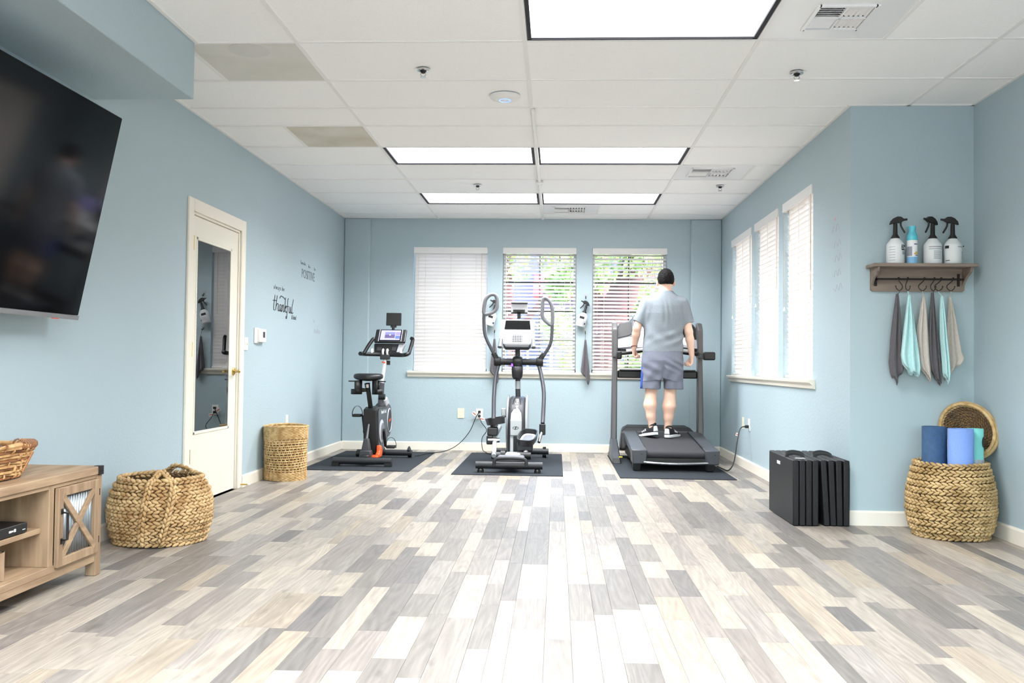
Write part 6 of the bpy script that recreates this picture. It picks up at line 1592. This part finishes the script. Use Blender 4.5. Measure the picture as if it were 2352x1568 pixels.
M['aqua_cap'] = mat('aqua_cap', (96, 200, 218), .35); M['can_blue'] = mat('can_print_blue', (130, 184, 226), .4); M['can_gold'] = mat('can_gold', (214, 178, 110), .5); M['can_navy'] = mat('can_navy', (52, 62, 130), .5)
MB().lathe([(.030,0),(.0325,.004),(.0325,.150),(.031,.156)], (0,0,0), 28).build('can', M['white_gloss'], ac, smooth=True, world=False)
MB().lathe([(.0328,.150),(.0328,.170),(.030,.186),(.022,.202),(.020,.216),(.0235,.236),(.0225,.242),(0,.240)], (0,0,0), 28, cap=False).build('cap', M['aqua_cap'], ac, smooth=True, world=False)
for mm, a0, a1, z0, z1 in ((M['can_blue'], -80, 80, .004, .045), (M['can_navy'], 0, 45, .122, .128), (M['can_gold'], 0, 60, .060, .070), (M['print_grey'], -80, -20, .05, .11), (M['can_gold'], 15, 45, .070, .078), (M['can_navy'], 12, 50, .052, .057)):
    p = MB(); patch(p, .0326, side(a0), side(a1), z0, z1); p.build('print', mm, ac, world=False)
MB().lathe([(.004, 0), (.004, .003)], (2.602, YA, 1.795), 10, Matrix.Rotation(PI/2, 3, 'X')).build('wall_nail', M['dark_metal']); tag(bpy.data.objects['wall_nail'], 'tiny dark nail in the alcove wall right of the bottles', 'nail')

# bottles and towels hanging between the back windows
def wall_hook(x, z, label):
    t = thing('wall_hook', (x, YB, z), label, 'hook', 'hooks between the back windows')
    MB().prism([(x-.022,YB,z+.055),(x+.022,YB,z+.055),(x+.005,YB,z+.005),(x-.005,YB,z+.005)], (0,-.006,0)).build('backplate', M['silver'], t)
    m = MB(); m.tube(spline([(x,YB-.006,z+.03),(x,YB-.02,z+.005),(x,YB-.04,z-.004),(x,YB-.052,z+.012)], 4), .004, 8); m.build('prong', M['dark_metal'], t, smooth=True)
def hang(xb, where):
    wall_hook(xb+.014, 1.780, 'small silver hook holding the spray bottle '+where)
    o = spray_bottle((xb-.052, YB-.062, 1.455), 'white spray bottle hanging tilted on the back wall '+where, 'hanging spray bottles', [(M['print_black'], side(-40), side(20), .088, .116)] + lines(-30, 40, .03, .075, 5, M['print_grey']) + [(M['print_black'], side(40), side(60), .03, .05)], D(180))
    o.rotation_euler = (0, R_(17), 0)
    wall_hook(xb+.012, 1.375, 'small silver hook holding the dark towel '+where)
    hk = (xb+.012, YB-.045, 1.371)
    towel('long dark grey towel hanging on the back wall '+where, hk, M['charcoal_cloth'], [(1.30,xb+.004,xb+.018),(1.20,xb-.008,xb+.030),(1.05,xb-.024,xb+.050),(.95,xb-.036,xb+.062),(.90,xb-.034,xb+.066),(.86,xb-.01,xb+.062)], YB-.075, .014, 1.0, 'towels between the back windows', lambda u: -.075*math.exp(-((u-.75)/.25)**2)+.04*(1-u))
hang(.318, 'between the middle and right windows'); hang(-.735, 'between the left and middle windows')

# ------------------------------------------------------------------ folding exercise mats
M['vinyl'] = mat('black_vinyl_mat', (15, 15, 16), .5, spec=.4, bump=.25, bscale=120)
def folding_mat(label, x0, x1, y0, y1, h, lean, marks):
    t = thing('folding_mat', ((x0+x1)/2, (y0+y1)/2, 0), label, 'exercise mat', 'folded exercise mats')
    w_ = (x1-x0)/4
    for k in range(4):
        a, b = x0+w_*k+.001, x0+w_*(k+1)-.001; dx = lean*(3-k)/3.
        MB().hexa([(a,y0,.001),(b,y0,.001),(b,y1,.001),(a,y1,.001),(a-dx,y0+.004,h),(b-dx,y0+.004,h),(b-dx,y1,h+.004),(a-dx,y1,h+.004)]).build('padded_panel', M['vinyl'], t, bevel=.007, seg=3)
    for s, yy in ((0, y0+.20), (1, y0+.36)):
        xm = (x0+x1)/2-lean*.5+(.02 if s else -.02)
        m = MB(); P = spline([(xm-.05, yy, h-.002), (xm-.045, yy+.02, h+.014), (xm, yy+.03, h+.022), (xm+.045, yy+.02, h+.012), (xm+.055, yy, h-.002)], 5)
        m.tube(P, .014, 8, flat=.2, up=(0,0,1)); m.build('carry_strap', M['black'], t, smooth=True)
    if marks:
        m = MB()
        for k, (dy, hh, ww) in enumerate(((.0,.022,.012),(.016,.022,.010),(.030,.018,.008),(.042,.022,.012),(.058,.022,.010),(.072,.020,.010))): m.box((x0-.0035-lean*.86, y0+.33+dy, h-.062), (x0-.0008-lean*.80, y0+.33+dy+ww, h-.062+hh))
        m.build('printed_logo', M['white_plastic'], t)
        MB().obox(((x0+x1)/2-.012, y0+.10, h+.0035), (.06, .028, .002), (0, 0, .1)).build('care_label', M['white_plastic'], t)
    return t
folding_mat('black four-fold exercise mat with a white logo, standing left of its twin', 1.508, 1.672, 5.925, 6.585, .416, .0, True)
folding_mat('black four-fold exercise mat standing against the corner of the alcove', 1.705, 1.868, 5.935, 6.585, .416, .022, False)

# ------------------------------------------------------------------ yoga-mat basket in the alcove
bx0, by0 = 2.388, 5.690
rbk = thing('braided_basket', (bx0, by0, 0), 'tall braided basket holding rolled yoga mats in the right alcove', 'basket', 'braided baskets')
def rprof(h):
    z = .020+.415*h; r = np.interp(h, [0,.12,.35,.6,.85,1], [.208,.232,.247,.244,.222,.204]); return float(r), z
braided_basket(rbk, bx0, by0, rprof, 12, .0345, .034, M['braid2'])
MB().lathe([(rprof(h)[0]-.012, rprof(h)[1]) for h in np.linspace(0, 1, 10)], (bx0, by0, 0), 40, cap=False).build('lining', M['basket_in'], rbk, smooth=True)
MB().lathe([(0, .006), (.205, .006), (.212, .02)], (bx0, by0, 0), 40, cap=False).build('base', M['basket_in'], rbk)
def roll(label, x, y, r, m, z1, group='rolled yoga mats', inner=None):
    t = thing('yoga_mat', (x, y, .012), label, 'yoga mat', group)
    P = []
    for k in range(150):
        a = k/150*2*PI*5.0; rad = .018+(r-.018)*k/149; P.append((x+rad*math.cos(a+2.2), y+rad*math.sin(a+2.2)))
    m_ = MB(); n = len(P); V = [(p[0], p[1], .012) for p in P]+[(p[0], p[1], z1) for p in P]
    m_.add(V, [(k, k+1, n+k+1, n+k) for k in range(n-1)]); m_.build('rolled_sheet', m, t, smooth=True, solid=.005, angle=80)
    return t
M['periwinkle'] = mat('periwinkle_mat', (120, 150, 214), .75, var=.04, vscale=80); M['navy_mat'] = mat('navy_mat', (52, 84, 122), .75, rgb2=(46, 74, 108), vscale=40); M['teal_mat'] = mat('teal_mat', (128, 208, 202), .75)
roll('periwinkle blue rolled yoga mat at the front of the tall basket', 2.400, 5.585, .076, M['periwinkle'], .652)
roll('navy blue rolled yoga mat at the left in the tall basket', 2.302, 5.722, .075, M['navy_mat'], .655)
tl = roll('teal rolled yoga mat with a dark round badge at the right in the tall basket', 2.514, 5.655, .051, M['teal_mat'], .650)
def cyl_patch(a0, a1, z0, z1, r=.0535): 
    m_ = MB(); m_.grid(lambda u, v: (2.514+r*math.cos(a0+(a1-a0)*u), 5.655+r*math.sin(a0+(a1-a0)*u), z0+(z1-z0)*v), 8, 1); return m_
bd = MB(); bd.add([(2.514+.0545*math.cos(R_(-48)+.017/.0545*math.cos(q)*1.0), 5.655+.0545*math.sin(R_(-48)+.017/.0545*math.cos(q)*1.0), .572+.033*math.sin(q)) for q in np.linspace(0, 2*PI, 24, endpoint=False)], [tuple(range(24))])
bd.build('badge', M['print_black'], tl)
cyl_patch(R_(-110), R_(10), .40, .468).build('paper_label', M['lightgrey'], tl); cyl_patch(R_(-8), R_(6), .40, .648).build('dark_edge', M['navy_mat'], tl)
# lid leaning behind
lid = thing('basket_lid', (2.55, 5.80, .44), 'round woven basket lid leaning behind the yoga mats in the corner', 'basket lid')
Rl = Matrix.Rotation(R_(-50), 3, 'Z') @ Matrix.Rotation(R_(76), 3, 'X') @ Matrix.Rotation(R_(-38), 3, 'Z')
lc = Vector((2.552, 5.832, .628)); LR = .180
for k in range(9):
    rad = LR*(.12+.88*k/8); zz = -.040+.040*(k/8)**2; n = 40
    P = [lc + Rl @ Vector((rad*math.cos(2*PI*q/n), rad*math.sin(2*PI*q/n)*.80, zz)) for q in range(n)]
    Nn = [Rl @ Vector((0,0,1))]*n
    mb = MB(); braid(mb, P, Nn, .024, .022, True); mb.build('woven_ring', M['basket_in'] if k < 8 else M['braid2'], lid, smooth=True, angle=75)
MB().tube([lc + Rl @ Vector(((LR+.004)*math.cos(2*PI*q/60), (LR+.004)*math.sin(2*PI*q/60)*.80, .012)) for q in range(60)], .010, 8, closed=True).build('rim', M['straw'], lid, smooth=True)
MB().tube([lc + Rl @ Vector(((LR+.014)*math.cos(2*PI*q/60), (LR+.014)*math.sin(2*PI*q/60)*.80, -.006)) for q in range(60)], .013, 8, closed=True).build('outer_rim', M['braid2'], lid, smooth=True)
